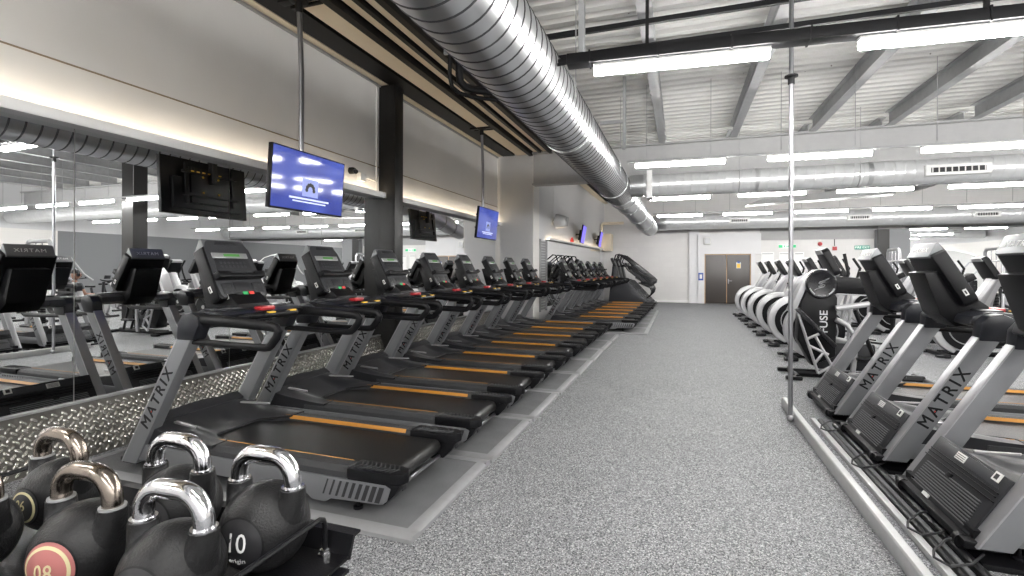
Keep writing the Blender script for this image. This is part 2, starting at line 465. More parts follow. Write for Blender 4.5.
tag(m.build('louvre_panel', 'galvdull', smooth=False, recalc=True), 'grey slatted louvre panel on the alcove wall beside the block pier', 'panel')

# ------------------------------------------------------------------ far wall furniture
def fpt(u, v, Y):
    k = (u - 680) / 518.; d = .946 * Y / (1 + .3244 * k)
    return Vector((k * d, Y, CAMZ - (v - 268) * d / 490.))
def fbox(m, u0, u1, v0, v1, Y, t=.03, bev=0.):
    a, b_ = fpt(u0, v0, Y), fpt(u1, v1, Y)
    return m.ext(a.x, b_.x, Y, Y + t, b_.z, a.z, bev)
DY = FY - .25
m = MB()     # boxed-out lobby around the door
a, b_ = fpt(698, 234, DY), fpt(761, 252, DY); dl, dr = fpt(704.5, 254, DY), fpt(751, 302, DY)
m.ext(a.x, dl.x, DY, FY, 0, dl.z); m.ext(dr.x, dr.x + .14, DY, FY, 0, dl.z); m.ext(a.x, b_.x, DY, FY, dl.z, a.z)
struct(m.build('wall_lobby', 'wallwhite', smooth=False))
m = MB(); x0 = fpt(689, 250, FY - .12).x; x1 = fpt(698.5, 250, FY - .12).x; m.ext(x0, x1, FY - .15, FY, 0, 3.3); struct(m.build('wall_pilaster', 'wallwhite', smooth=False))
dw = dr.x - dl.x; mid = dl.x + dw * .485
door = MB(); door.ext(dl.x, dl.x + .035, DY + .02, DY + .1, 0, dl.z); door.ext(dr.x - .035, dr.x, DY + .02, DY + .1, 0, dl.z); door.ext(dl.x, dr.x, DY + .02, DY + .1, dl.z - .035, dl.z)
d1 = struct(door.build('door_1', 'doorwood', smooth=False))
for nm, x0, x1 in (('door_leaf', dl.x + .04, mid - .012), ('door_leaf', mid + .012, dr.x - .04)):
    m = MB(); m.ext(x0, x1, DY + .04, DY + .08, .02, dl.z - .04, .004); m.build(nm, 'door', d1)
m = MB(); m.ext(mid - .012, mid + .012, DY + .035, DY + .07, .02, dl.z - .04); m.build('meeting_edge', 'doorwood', d1)
m = MB(); m.ext(mid + .05, mid + .08, DY + .02, DY + .04, .85, 1.05, .003); m.tube([(mid + .065, DY + .03, .97), (mid + .065, DY - .02, .97), (mid + .2, DY - .02, .97)], .012); m.build('door_handle', 'steelpole', d1)
m = MB(); n_ = fpt(738.5, 264.5, DY + .035); m.ext(n_.x - .085, n_.x + .085, DY + .034, DY + .039, n_.z - .15, n_.z + .1); o = m.build('door_notice', 'white', None, smooth=False); tag(o, 'yellow and blue notice stuck on the dark door leaf', 'notice')
m = MB(); m.ext(n_.x - .05, n_.x + .05, DY + .031, DY + .034, n_.z + .06, n_.z + .15); m.build('notice_header', 'blue', o, smooth=False)
m = MB(); m.ext(n_.x - .065, n_.x + .065, DY + .031, DY + .034, n_.z - .13, n_.z + .04); m.build('notice_mark', 'yellow', o, smooth=False)
p = fpt(700.8, 276.5, DY - .01); m = MB(); m.ext(p.x - .1, p.x + .1, DY - .012, DY, p.z - .16, p.z + .16, .004); o = tag(m.build('fire_notice', 'blue'), 'small blue and white notice on the wall beside the dark double door', 'sign')
m = MB(); m.ext(p.x - .05, p.x + .05, DY - .016, DY - .012, p.z - .09, p.z + .09); m.build('notice_panel', 'white', o)
p = fpt(707, 241, DY); m = MB(); m.box((p.x, DY - .09, p.z), (.26, .17, .3), .02); o = tag(m.build('wall_speaker', 'sticker'), 'small pale box speaker on the wall above the dark double door', 'speaker')
m = MB(); m.ext(p.x - .1, p.x + .1, DY - .182, DY - .176, p.z - .11, p.z + .11, .003); m.build('speaker_grille', 'lettergrey', o)

def sign(u, v, w, h, label, txt=None, mt='exitgreen'):
    p = fpt(u, v, FY - .03); m = MB(); m.ext(p.x - w / 2, p.x + w / 2, FY - .05, FY - .01, p.z - h / 2, p.z + h / 2, .005)
    o = tag(m.build('exit_sign', 'exitwhite' if mt == 'exitgreen' else mt), label, 'sign')
    if mt == 'exitgreen':
        m = MB()
        for a, b_ in ((-.5, -.27), (.22, .5)): m.ext(p.x + a * w, p.x + b_ * w, FY - .056, FY - .05, p.z - h * .42, p.z + h * .42)
        m.ext(p.x - .2 * w, p.x - .13 * w, FY - .056, FY - .05, p.z - h * .3, p.z + h * .3); m.ext(p.x - .08 * w, p.x + .1 * w, FY - .056, FY - .05, p.z - h * .1, p.z + h * .1)
        m.add([(p.x + .05 * w, FY - .056, p.z + h * .32), (p.x + .18 * w, FY - .056, p.z), (p.x + .05 * w, FY - .056, p.z - h * .32)], [(0, 1, 2)])
        m.build('pictogram', 'exitgreen', o)
    else:
        m = MB(); m.merge(text_bm(txt, h * .8, .002, sx=.9), basis((1, 0, 0), (0, 0, 1), (p.x, FY - .053, p.z))); m.build('lettering', 'exitwhite', o)
    return o
sign(787, 246, .62, .14, 'green and white running man exit sign on the far wall past the door')
M['signgreen'] = mat('green sign board', (.01, .22, .17), .5)
sign(862, 247, .5, .16, 'flat green and white exit board on the far wall beside the grey pillar', 'FIRE EXIT', 'signgreen')
for (u, v, lab) in ((820, 243.5, 'round red alarm bell on the far wall right of the steel pole'), (834.5, 248, 'small red call point on the far wall with a cable above')):
    p = fpt(u, v, FY - .03); m = MB()
    if u == 820: m.lathe([(.0, .08), (.06, .07), (.085, .03), (.085, 0), (0, 0)], 20, Matrix.Translation((p.x, FY, p.z)) @ Matrix.Rotation(PI / 2, 4, 'X'))
    else: m.ext(p.x - .075, p.x + .075, FY - .07, FY, p.z - .075, p.z + .075, .01)
    o = tag(m.build('fire_alarm', 'red'), lab, 'alarm')
    m = MB(); m.ext(p.x - .012, p.x + .012, FY - .02, FY, p.z + .1, 3.6); m.build('conduit', 'sticker' if u == 820 else 'trunk', o)
# boards on the recessed wall between door and pillar
for k, (u0, u1) in enumerate(((761, 774), (779, 789), (794, 804))):
    m = MB(); fbox(m, u0, u1, 252, 282, FY - .04, .04, .006); o = tag(m.build('notice_board', 'white'), ['pale framed notice board nearest the double door', 'pale framed notice board under the exit sign', 'pale framed notice board behind the steel pole'][k], 'board', 'notice boards on the far wall')
    m = MB(); fbox(m, u0 + 1, u1 - 1, 253, 253.8, FY - .046, .006); m.build('board_clip', 'galvdull', o)
# dark pillar and mirror at the end of the far wall
a, b_ = fpt(878, 250, FY - .4), fpt(910, 250, FY - .4)
m = MB(); m.ext(a.x, b_.x, FY - .4, FY, 0, 3.0); struct(m.build('column_far', 'wallgrey', smooth=False), 'grey painted pillar on the far wall')
m = MB(); m.ext(a.x - .03, a.x + .35, FY - .43, FY - .4, 0, 3.0); struct(m.build('trim_9', 'columnface', smooth=False))
m = MB(); m.ext(b_.x + .02, RX - .05, FY - .02, FY - .008, .3, 3.04); tag(m.build('wall_mirror', 'mirror', smooth=False), 'wall mirror at the far wall right of the grey pillar', 'mirror')
m = MB(); fbox(m, 760, 878, 222, 238, FY - .05, .05); struct(m.build('trim_10', 'rafter', smooth=False))
m = MB(); m.ext(b_.x, RX, FY - .06, FY, 3.05, 3.12); struct(m.build('trim_11', 'rafter', smooth=False))

# ------------------------------------------------------------------ ducts
def spiral(m, p0, p1, r, pitch=.16, n=40, rid=.007):
    p0, p1 = Vector(p0), Vector(p1); L = (p1 - p0).length; t = (p1 - p0).normalized()
    ref = Vector((0, 0, 1)) if abs(t.z) < .9 else Vector((1, 0, 0)); u = t.cross(ref).normalized(); w = u.cross(t)
    prof = [(0, 0), (.012, rid), (.024, 0), (pitch, 0)]
    N = int(n * (L / pitch - 1)); prev = None
    for i in range(N + 1):
        a = 2 * PI * i / n; base = pitch * i / n
        row = [m.bm.verts.new(p0 + t * (base + s_) + (u * math.cos(a) + w * math.sin(a)) * (r + h)) for s_, h in prof]
        if prev:
            for k in range(3): m.bm.faces.new((prev[k], prev[k + 1], row[k + 1], row[k])).material_index = 0 if k == 2 else 1
        prev = row
    return m
def collar(m, c, t, r, wid=.1, n=40):
    c, t = Vector(c), Vector(t).normalized()
    m.tube([c - t * wid / 2, c - t * wid / 2 * .98, c + t * wid / 2 * .98, c + t * wid / 2], [r * .96, r, r, r * .96], n)
    return m
DX, DZc, DR = -1.43, 3.385, .35
t = empty('main_duct', (0, 0, 0)); tag(t, 'large round galvanised spiral air duct running the length of the ceiling', 'duct')
def addpart(m, name, mt, parent, **k): return m.build(name, mt, parent, **k)
m = MB(); spiral(m, (DX, BY + .05, DZc), (DX, 12.7, DZc), DR); m.build('spiral_tube', ['galv', 'seamdark'], t, ang=30)
m = MB(); collar(m, (DX, 12.5, DZc), (0, 1, 0), DR + .012, .4); collar(m, (DX, 10.9, DZc), (0, 1, 0), DR + .012, .10); collar(m, (DX, 6.4, DZc), (0, 1, 0), DR + .01, .06); m.build('collar', 'galv', t)
bend = [(DX, 12.55, DZc), (DX + .01, 13.0, DZc - .01), (DX + .07, 13.9, DZc - .07), (DX + .21, 15.3, DZc - .25), (DX + .33, 16.4, DZc - .39), (DX + .44, 17.5, DZc - .52)]
rb = [.35, .35, .335, .30, .28, .265]
m = MB(); m.tube(bend, rb, 40); m.build('end_bend', 'galv', t)
m = MB()
for i in (1, 2, 3, 4):
    collar(m, bend[i], Vector(bend[i + 1]) - Vector(bend[i - 1]), rb[i] + .016, .06)
m.build('bend_collar', 'galvdull', t)
for y in (1.2, 5.2, 9.4):
    m = MB(); m.tube([(DX + .0 + .365 * math.cos(a), y, DZc + .0 + .365 * math.sin(a)) for a in [R(k) for k in range(-10, 191, 10)]], .008, 6)
    m.cyl((DX + .365, y, DZc), (DX + .365, y, DZ), .007, 6); m.cyl((DX - .365, y, DZc), (DX - .365, y, DZ), .007, 6); m.build('hanger', 'galvdull', t)

def vent(parent, x, y, z, w=.85, sgn=-1):
    m = MB(); m.box((x, y - .02, z), (w, .16, .2), .012); f = m.build('vent_grille', 'white', parent)
    m = MB(); m.box((x, y - .102, z), (w - .16, .012, .09)); m.build('vent_opening', 'ink', f)
    m = MB()
    for k in range(9): m.box((x - (w - .2) / 2 + k * (w - .2) / 8, y - .11, z), (.018, .012, .085))
    m.build('vent_blade', 'sticker', f)
t = empty('cross_duct', (0, 0, 0)); tag(t, 'galvanised spiral duct branching off the main duct across the room', 'duct')
CY, CZ, CR = 11.75, 3.41, .24
m = MB(); spiral(m, (DX + .3, CY, CZ), (RX, CY, CZ), CR, pitch=.17, n=32, rid=.004); m.build('spiral_tube', ['galvlight', 'galvlight'], t, ang=30)
m = MB(); collar(m, (-.95, CY, CZ), (1, 0, 0), CR + .015, .3, 32); collar(m, (1.55, CY, CZ), (1, 0, 0), CR + .01, .06, 32); collar(m, (3.6, CY, CZ), (1, 0, 0), CR + .01, .08, 32); collar(m, (6.5, CY, CZ), (1, 0, 0), CR + .01, .06, 32); m.build('collar', 'galv', t)
m = MB(); m.ext(-.72, -.60, CY - CR - .04, CY - CR - .02, CZ - CR - .06, CZ + CR + .06, .004); m.ext(-.72, -.60, CY - CR - .04, CY + CR, CZ - CR - .08, CZ - CR - .05); m.build('bracket', 'white', t)
vent(t, 4.95, CY - CR + .03, CZ - .03, 1.0)
for x in (1.2, 3.4, 6.1):
    m = MB(); m.cyl((x, CY - .25, CZ), (x, CY - .25, DZ), .006, 6); m.tube([(x, CY + .25 * math.cos(a), CZ + .25 * math.sin(a)) for a in [R(k) for k in range(180, 361, 15)]], .008, 6); m.build('hanger', 'galvdull', t)
t = empty('end_duct', (0, 0, 0)); tag(t, 'galvanised spiral duct with rounded end running along the far wall', 'duct')
EY, EZ, ER = 21.4, 3.39, .31
m = MB(); spiral(m, (-.75, EY, EZ), (RX, EY, EZ), ER, pitch=.17, n=32, rid=.004); m.build('spiral_tube', ['galvlight', 'galvlight'], t, ang=30)
m = MB(); m.tube([(-1.17, EY + .4, EZ), (-1.12, EY + .2, EZ), (-1.02, EY + .06, EZ), (-.85, EY, EZ), (-.55, EY, EZ)], ER + .006, 32); collar(m, (-.6, EY, EZ), (1, 0, 0), ER + .015, .1, 32); m.build('elbow', 'galv', t)
for x in (2.2, 6.2, 9.9): vent(t, x, EY - ER + .04, EZ - .02, .75)
# long flat branch between the two ducts
m = MB(); m.prism([(2.0, 3.50), (5.9, 3.66), (5.9, 3.90), (5.5, 3.92), (2.4, 3.66)], 17.0, 17.6, 'y', .01); tag(m.build('flat_duct', 'rafter'), 'flat pale duct branch hung between the two cross ducts', 'duct')
# black insulated pipe elbow between the soffit and the main duct
m = MB(); Yp = 6.1
m.tube([(-2.86, Yp, 4.5), (-2.86, Yp, 4.15), (-2.86, Yp + .03, 4.05), (-2.82, Yp + .1, 4.0), (-2.72, Yp + .2, 3.98), (-1.72, Yp + .95, 3.98)], .055, 10)
m.tube([(-2.98, Yp - .05, 4.5), (-2.98, Yp - .05, 4.1), (-2.97, Yp, 3.98), (-2.9, Yp + .1, 3.92), (-2.78, Yp + .24, 3.90), (-1.72, Yp + 1.05, 3.90)], .03, 8)
o = tag(m.build('insulated_pipe', 'trunk'), 'black insulated pipe elbow between the beige soffit and the big duct', 'pipe')
m = MB(); m.ext(-3.05, -2.6, Yp - .1, Yp - .06, 4.40, 4.46); m.build('pipe_bracket', 'galvdull', o)
for yb in (9.0, 9.9):
    m = MB(); m.ext(-2.75, -2.2, yb, yb + .06, 4.20, 4.25); m.ext(-2.5, -2.46, yb, yb + .06, 4.2, 4.56); struct(m.build('trim_12' if yb == 9 else 'trim_14', 'galvdull'))
m = MB()
for k in range(4): m.cyl((-2.5 + k * .05, BY, 4.28 + .02 * (k % 2)), (-2.5 + k * .05, 12.0, 4.28 + .02 * (k % 2)), .018, 6)
tag(m.build('cable_run', 'trunk'), 'black cables and pipes running along the soffit beside the big duct', 'cable')

# ------------------------------------------------------------------ lights
ROWS = [.1, 4.56, 8.95, 13.35, 17.85, -2.2]  # last row is added behind the camera, to brighten the mirrored side
XS = [-.76, 1.36, 3.48, 5.60, 7.72, 9.84, 11.96, -4.25]  # last entry: added lamps out of view, filling light onto the mirrored wall
rown = ['behind the camera', 'under the black trunking', 'in the row before the main rafter', 'below the galvanised cross duct', 'in the row along the far wall', 'in the added row against the back wall']
colname = ['first', 'second', 'third', 'fourth', 'fifth', 'sixth', 'seventh', 'eighth']
LZ = 3.3
t0 = empty('ceiling_light'); L = 1.48
m = MB(); m.box((L / 2, 0, .052), (L, .07, .03), .005); m.build('housing', 'white', t0)
m = MB(); m.prism([(-.030, .037), (-.040, .015), (-.040, -.015), (-.022, -.032), (.022, -.032), (.040, -.015), (.040, .015), (.030, .037)], .01, L - .01, 'x', .006); m.build('diffuser', 'tube', t0)
first = True
for r_, y in enumerate(ROWS):
    for c_, x in enumerate(XS):
        if c_ == 7 and r_ not in (0, 5): continue
        if r_ == 1: rz = R(4.0); yy = y + x * math.tan(rz)
        elif r_ == 2: rz = R(2.5); yy = y + x * math.tan(rz)
        else: rz = 0; yy = y
        lab = 'slim white tube light, %s from the big duct %s' % (colname[c_], rown[r_])
        if c_ == 7: lab = 'added tube light between mirrored wall and big duct ' + rown[r_]
        o = t0 if first else dup(t0)
        o.location = (x, yy, LZ); o.rotation_euler = (0, 0, rz); first = False
        tag(o, lab, 'light', 'tube lights in rows under the roof')
        if 1 < r_ < 5:
            for q in (.2, 1.25):
                m = MB(); m.cyl((q, 0, .14), (q, 0, DZ - LZ), .006, 6); m.build('hanger', 'galvdull', o)
# trunking above the rows
for r_, y in enumerate(ROWS):
    m = MB(); an = {1: R(4.0), 2: R(2.5)}.get(r_, 0)
    if r_ == 1:
        m.ext(-1.0, 14.0, -.07, .07, .07, .17, .006)
        m.tube([(-1.25, .02, .13), (-1.1, .0, .13), (-.9, .02, .15), (-.4, .06, .2), (0, .07, .185)], .022, 8); m.tube([(-1.28, -.03, .1), (-1.1, -.05, .08), (-.7, -.05, .12), (-.2, -.03, .19)], .016, 8)
        for k in range(24): m.ext(-.8 + k * .6, -.785 + k * .6, -.076, .076, .06, .182)
        for q in (-.3, 2.2, 4.6, 7.0): m.ext(q, q + .03, -.015, .015, .17, DZ - LZ)
        for k in range(6): m.tube([(3.1 + .06 * k, .03, .18), (3.3 + .05 * k, 0, .26 + .02 * k), (3.62, 0, .40), (3.9 - .04 * k, 0, .27 + .02 * k), (4.2 - .05 * k, -.03, .18)], .012, 6)
        o = m.build('cable_trunking', 'trunk'); tag(o, 'black cable trunking with tied cables carrying the nearest row of tube lights', 'trunking')
    else:
        m.ext(-.9, 13.8, -.02, .02, .068, .105, .004)
        o = m.build('cable_trunking', 'trunk' if r_ in (0, 5) else 'galvdull'); tag(o, 'slim pale trunking rail above the tube lights ' + rown[r_], 'trunking')
    o.location = (0, y, LZ); o.rotation_euler = (0, 0, an)
# ceiling strut frame beside the duct
m = MB(); m.ext(-.95, -.89, 4.75, 4.81, 3.5, 4.72, .003); m.ext(-1.3, -.89, 4.75, 4.81, 4.28, 4.33); 
tag(m.build('strut_frame', 'galvdull'), 'galvanised strut hanging from the roof beside the big duct near the trunking', 'frame')
m = MB(); m.ext(-1.3, -.87, 8.4, 8.46, 3.95, 4.0); m.ext(-.92, -.87, 8.4, 8.46, 3.5, 3.96); m.ext(-.92, -.87, 8.4, 8.46, 3.98, DZ)
tag(m.build('strut_frame', 'galvdull'), 'galvanised strut bracket farther along the big duct before the rafter', 'frame')

# ------------------------------------------------------------------ televisions on ceiling poles
def tv(y, label, plabel, tilt=4.):
    t = empty('wall_television', (-3.80, y, 2.41)); tag(t, label, 'television')
    W, H = 1.1, .64
    mx = Matrix.Rotation(R(tilt), 4, 'Y')
    m = MB(); m.box((-.03, 0, 0), (.05, W, H), .008, mx=mx); m.box((-.07, 0, -.08), (.05, W * .8, H * .55), .012, mx=mx); m.build('casing', 'black', t)
    m = MB(); m.add([mx @ Vector(p) for p in ((-.003, -W / 2 + .014, -H / 2 + .018), (-.003, W / 2 - .014, -H / 2 + .018), (-.003, W / 2 - .014, H / 2 - .014), (-.003, -W / 2 + .014, H / 2 - .014))], [(0, 1, 2, 3)])
    s_ = m.build('screen', 'screen', t, smooth=False)
    m = MB()
    for a, b_, c, d in ((-.3, .3, -.19, -.17), (-.25, .25, -.22, -.205)): m.add([mx @ Vector(p) for p in ((-.001, a, c), (-.001, b_, c), (-.001, b_, d), (-.001, a, d))], [(0, 1, 2, 3)])
    m.build('caption_line', 'screenink', s_, smooth=False)
    m = MB()
    m.add([mx @ Vector(p) for p in ((-.001, -.12, -.15), (-.001, .12, -.15), (-.001, .12, .04), (-.001, -.12, .04))], [(0, 1, 2, 3)])
    e_ = m.build('picture_panel', emit('screen panel', (.25, .28, .55), .3) if 'spanel' not in M else 'spanel', s_, smooth=False)
    m = MB()
    for k in range(7):
        an = R(30 * k - 90 + 90); cx, cz = .055 * math.cos(R(k * 30)), -.08 + .06 * math.sin(R(k * 30))
        m.lathe([(.022, 0), (.022, .0008), (0, .0008)], 10, mx @ Matrix.Translation((-.0008, cx, cz)) @ Matrix.Rotation(PI / 2, 4, 'Y'))
    m.build('picture_mark', 'ink', s_)
    m = MB(); m.box((-.11, 0, .02), (.03, .5, .42), .004, mx=mx); m.box((-.13, 0, .16), (.05, .7, .03), .003, mx=mx); m.box((-.13, 0, -.1), (.05, .7, .03), .003, mx=mx)
    for a in (-.3, .3): m.box((-.12, a, .03), (.025, .04, .46), .003, mx=mx)
    m.build('mount', 'black', t)
    m = MB()
    for a in (-.1, .1):
        for b_ in (-.06, .12): m.lathe([(.012, 0), (.012, .006), (0, .008)], 10, mx @ Matrix.Translation((-.125, a, b_)) @ Matrix.Rotation(-PI / 2, 4, 'Y'))
    for k in range(6): m.box((-.155, -.25 + k * .07, .165), (.006, .035, .012), mx=mx)
    m.build('mount_bolt', 'yellow', t)
    m = MB(); m.box((-.15, .0, .20), (.07, .06, .28), .005); m.build('pole_clamp', 'darksteel', t)
    p = empty('ceiling_pole', (-3.93, y - .0, 2.44)); tag(p, plabel, 'pole')
    m = MB(); m.tube([(0, 0, .15), (0, 0, 1.2), (-.02, -.02, 1.96)], .028, 14); m.build('tube', 'steelpole', p)
    m = MB(); m.lathe([(.04, 0), (.04, .1), (.1, .12), (.1, .14), (0, .14)], 16, Matrix.Translation((-.02, -.02, 1.84))); m.box((-.02, -.02, 1.985), (.5, .10, .03), .003); m.box((-.02, .1, 1.985), (.42, .04, .03), .003)
    m.build('ceiling_fixing', 'darksteel', p)
M['spanel'] = emit('screen panel', (.22, .26, .52), .16)
tv(4.33, 'large ceiling hung television with blue screen above the first treadmills', 'chrome pole holding the nearer television under the beige soffit')
tv(9.55, 'ceiling hung television with blue screen in front of the block pier', 'chrome pole holding the television in front of the block pier', 6.)
for k, (y, lab) in enumerate(((17.0, 'small violet lit television on the alcove ledge, nearer of the two'), (20.2, 'small violet lit television at the far end of the alcove ledge'))):
    t = empty('ledge_television', (alc(.28, y), y, 2.66), R(4)); tag(t, lab, 'television')
    mx = Matrix.Rotation(R(10), 4, 'Y')
    m = MB(); m.box((-.03, 0, 0), (.05, .9, .62), .008, mx=mx); m.box((-.09, 0, -.05), (.09, .6, .36), .01, mx=mx); m.build('casing', 'black', t)
    m = MB(); m.box((-.003, 0, 0), (.004, .87, .58), mx=mx); m.build('screen', 'screenviolet', t)
    m = MB(); m.tube([(-.1, 0, 0), (-.3, 0, 0)], .03, 8); m.build('bracket', 'darksteel', t)
# alcove loudspeaker, box and pipe, wall camera
p = (alc(0, 14.0), 14.0, 2.85)
t = empty('loudspeaker', p); tag(t, 'white loudspeaker on a bracket high on the alcove wall', 'speaker')
m = MB(); m.prism([(.12, -.2), (.42, -.16), (.46, .14), (.14, .22), (.08, .0)], -.15, .15, 'y', .03); m.build('cabinet', 'silverlight', t)
m = MB(); m.prism([(.43, -.14), (.45, -.14), (.475, .12), (.455, .12)], -.12, .12, 'y'); m.build('speaker_grille', 'galvdull', t)
m = MB(); m.tube([(0, 0, 0), (.06, 0, 0), (.12, 0, 0)], .025, 8); m.tube([(.005, .05, .0), (.005, .1, .5), (.005, .1, 1.1)], .008, 6); m.lathe([(.1, 0), (.1, .02), (0, .02)], 16, Matrix.Rotation(PI / 2, 4, 'Y')); m.build('bracket', 'sticker', t)
m = MB(); m.box((alc(.24, 21.95), 21.95, 2.62), (.42, .7, .75), .01); tag(m.build('service_box', 'beige'), 'pale service box in the corner at the end of the alcove ledge', 'box')
m = MB(); m.tube([(alc(.1, 21.4), 21.4, 2.9), (alc(.1, 21.4), 21.4, 3.36), (alc(.14, 21.42), 21.42, 3.42), (alc(1.0, 21.6), 21.6, 3.44)], .06, 10); tag(m.build('white_pipe', 'beige'), 'pale pipe bending over the service box in the alcove corner', 'pipe')
m = MB(); m.lathe([(.07, 0), (.07, .03), (.02, .16), (0, .16)], 14, Matrix.Translation((alc(.06, 16.2), 16.2, 2.36))); tag(m.build('traffic_cone', 'redbtn'), 'tiny red cone on the alcove ledge beside the violet television', 'cone')
t = empty('security_camera', (WX, 6.05, 2.92)); tag(t, 'small white security camera and junction box on the wall above the ledge', 'camera')
m = MB(); m.box((.04, .22, -.06), (.08, .14, .12), .008); m.cyl((.03, .28, -.04), (.03, .66, -.06), .012, 8); m.build('junction_box', 'white', t)
m = MB(); m.lathe([(.05, 0), (.05, .06), (.035, .09), (0, .1)], 16, Matrix.Translation((.0, 0, 0)) @ Matrix.Rotation(PI / 2, 4, 'Y')); m.cyl((.05, .03, .0), (.14, -.05, -.03), .035, 12); m.build('camera_body', 'black', t)

# ------------------------------------------------------------------ treadmills
def post_pts(w=.072):
    return [(.115 - w, .06), (.115 + w, .06), (.665 + w * .92, .99), (.665 - w * .92, .99)]

def make_treadmill():
    t = empty('treadmill')
    def rail(sgn):
        y0, y1 = sgn * .295, sgn * .425
        m = MB(); m.prism([(y0, .12), (y0, .235), (y0 + sgn * .015, .262), (y1 - sgn * .03, .262), (y1, .235), (y1, .12)], .66, 2.02, 'x', .003)
        r_ = m.build('foot_rail', 'tread', t)
        m = MB(); m.prism([(y0 - sgn * .002, .240), (y0 + sgn * .012, .2640), (y0 + sgn * .014, .2615), (y0 + sgn * .001, .237)], .80, 1.93, 'x'); m.build('stripe', 'orange', r_)
        # side skirt with slanted slots
        m = MB(); m.prism([(.12, .09), (.1, .16), (.2, .2), (2.24, .2), (2.275, .185), (2.25, .11), (2.215, .085), (1.86, .07), (1.82, .045), (1.72, .045), (1.68, .075)], sgn * .418, sgn * .438, 'y', .004)
        sk = m.build('side_panel', 'sidegrey', t)
        m = MB()
        for k in range(9):
            x = 1.80 + k * .046; w = .008 + .0022 * k
            m.prism([(x, .093), (x + w * 1.3, .093), (x + w * 1.3 + .035, .187), (x + .035, .187)], sgn * .4385, sgn * .4400, 'y')
        m.build('vent_slot', 'ink', sk)
        # rear end cap
        m = MB(); pts = [(1.97, y0 - sgn * .005), (2.26, y0 - sgn * .005), (2.33, y0 + sgn * .02), (2.355, y0 + sgn * .07), (2.34, y1 - sgn * .02), (2.28, y1 + sgn * .012), (1.97, y1 + sgn * .012)]
        m.prism(pts, .205, .268, 'z', .012); m.prism([(1.97, .08), (2.235, .085), (2.30, .15), (2.335, .208), (1.97, .208)], y0 + sgn * .012, y1 + sgn * .008, 'y', .012)
        cp = m.build('end_cap', 'black', t)
        m = MB()
        for k in range(9):
            x = 2.0 + k * .032; a, b_ = y0 + sgn * .012, y1 - sgn * .012; mid = (a + b_) / 2
            m.tube([(x, a, .2675), (x + .03, mid, .269), (x, b_, .2675)], .0055, 5)
        m.build('chevron', 'tread', cp)
        m = MB(); m.box((2.318, (y0 + y1) / 2, .17), (.006, .045, .025), .002); m.build('socket', 'ink', cp)
        # upright with lettering
        m = MB(); m.prism(post_pts(), sgn * .365, sgn * .45, 'y', .010); p = m.build('upright', 'post', t)
        m = MB(); pp = post_pts(); m.prism([(pp[0][0] - .004, pp[0][1]), (pp[0][0] + .009, pp[0][1]), (pp[3][0] + .009, pp[3][1]), (pp[3][0] - .004, pp[3][1])], sgn * .363, sgn * .452, 'y', .004); m.build('edge_strip', 'silver', p)
        e1 = (.507, 0, .862)
        e2 = (-.862, 0, .507) if sgn < 0 else (.862, 0, -.507)
        m = MB()
        for du, dv in ((0, 0), (.0022, 0), (-.0022, 0), (0, .0018), (0, -.0018)): m.merge(text_bm('MATRIX', .112, .0008, sx=1.0, space=1.32), basis(e1, e2, (.40, sgn * .4508, .545)) @ Matrix.Translation((du, dv, 0)))
        m.build('lettering', 'logoink', p)
        a = Vector((.40, 0, .545)) + Vector(e1) * -.108
        m = MB(); m.merge(text_bm('-', .05, .001), basis(e1, e2, (a.x, sgn * .4515, a.z))); m.build('lettering_dot', 'redbtn', p)
        # sleeve and hand rail
        m = MB(); m.prism([(.595, .965), (.745, .965), (.80, 1.07), (.79, 1.13), (.73, 1.158), (.65, 1.143), (.605, 1.085)], sgn * .355, sgn * .46, 'y', .016); m.build('sleeve', 'navy', t)
        m = MB(); yy = sgn * .415
        top = [(.70, yy, 1.105), (.95, yy, 1.103), (1.2, yy, 1.092), (1.37, yy, 1.084), (1.42, yy, 1.075), (1.437, yy, 1.055), (1.425, yy, 1.02), (1.385, yy, .972), (1.36, yy, .951), (1.325, yy, .944), (1.1, yy, .947), (.8, yy, .953), (.68, yy, .955)]
        m.tube(top, [.040, .038, .034, .032, .031, .030, .030, .029, .027, .025, .022, .022, .022], 12, flat=.8); m.build('hand_rail', 'black', t)
        for x in (.25, 2.0):
            m = MB(); m.lathe([(.03, 0), (.03, .015), (.012, .02), (.012, .09), (0, .09)], 12, Matrix.Translation((x, sgn * .36, 0))); m.build('foot', 'black', t)
    rail(-1); rail(1)
    # frame under the deck
    m = MB(); m.ext(.1, 2.15, -.30, .30, .09, .20, .01); m.ext(.05, 2.2, -.40, -.30, .08, .13); m.ext(.05, 2.2, .30, .40, .08, .13); m.build('deck', 'black', t)
    m = MB(); pr = [(.55, .215), (.55, .226), (2.18, .226)] + [(2.18 + .047 * math.sin(a), .179 + .047 * math.cos(a)) for a in [R(15 * k) for k in range(1, 13)]] + [(1.5, .132), (1.5, .14), (2.1, .14), (2.1, .215)]
    m.prism(pr, -.285, .285, 'y'); m.build('running_belt', 'belt', t)
    m = MB(); m.cyl((2.18, -.30, .179), (2.18, .30, .179), .03, 14); m.cyl((2.2, -.34, .10), (2.2, .34, .10), .014, 10); m.build('rear_roller', 'steelpole', t)
    # motor cover: domed, curved rear edge
    def cov(u, v):
        y = -.42 + .84 * v; ay = abs(y)
        s_ = min(1, max(0, (ay - .17) / .15)); s_ = s_ * s_ * (3 - 2 * s_)
        xe = .64 + .24 * s_; x = .21 + u * (xe - .21)
        hc = .395 - .06 * (ay / .42) ** 2; he = .262 - .022 * (1 - s_)
        z = he + (hc - he) * (1 - u) ** 1.7
        return (x, y, z)
    m = MB(); m.grid(cov, 14, 24)
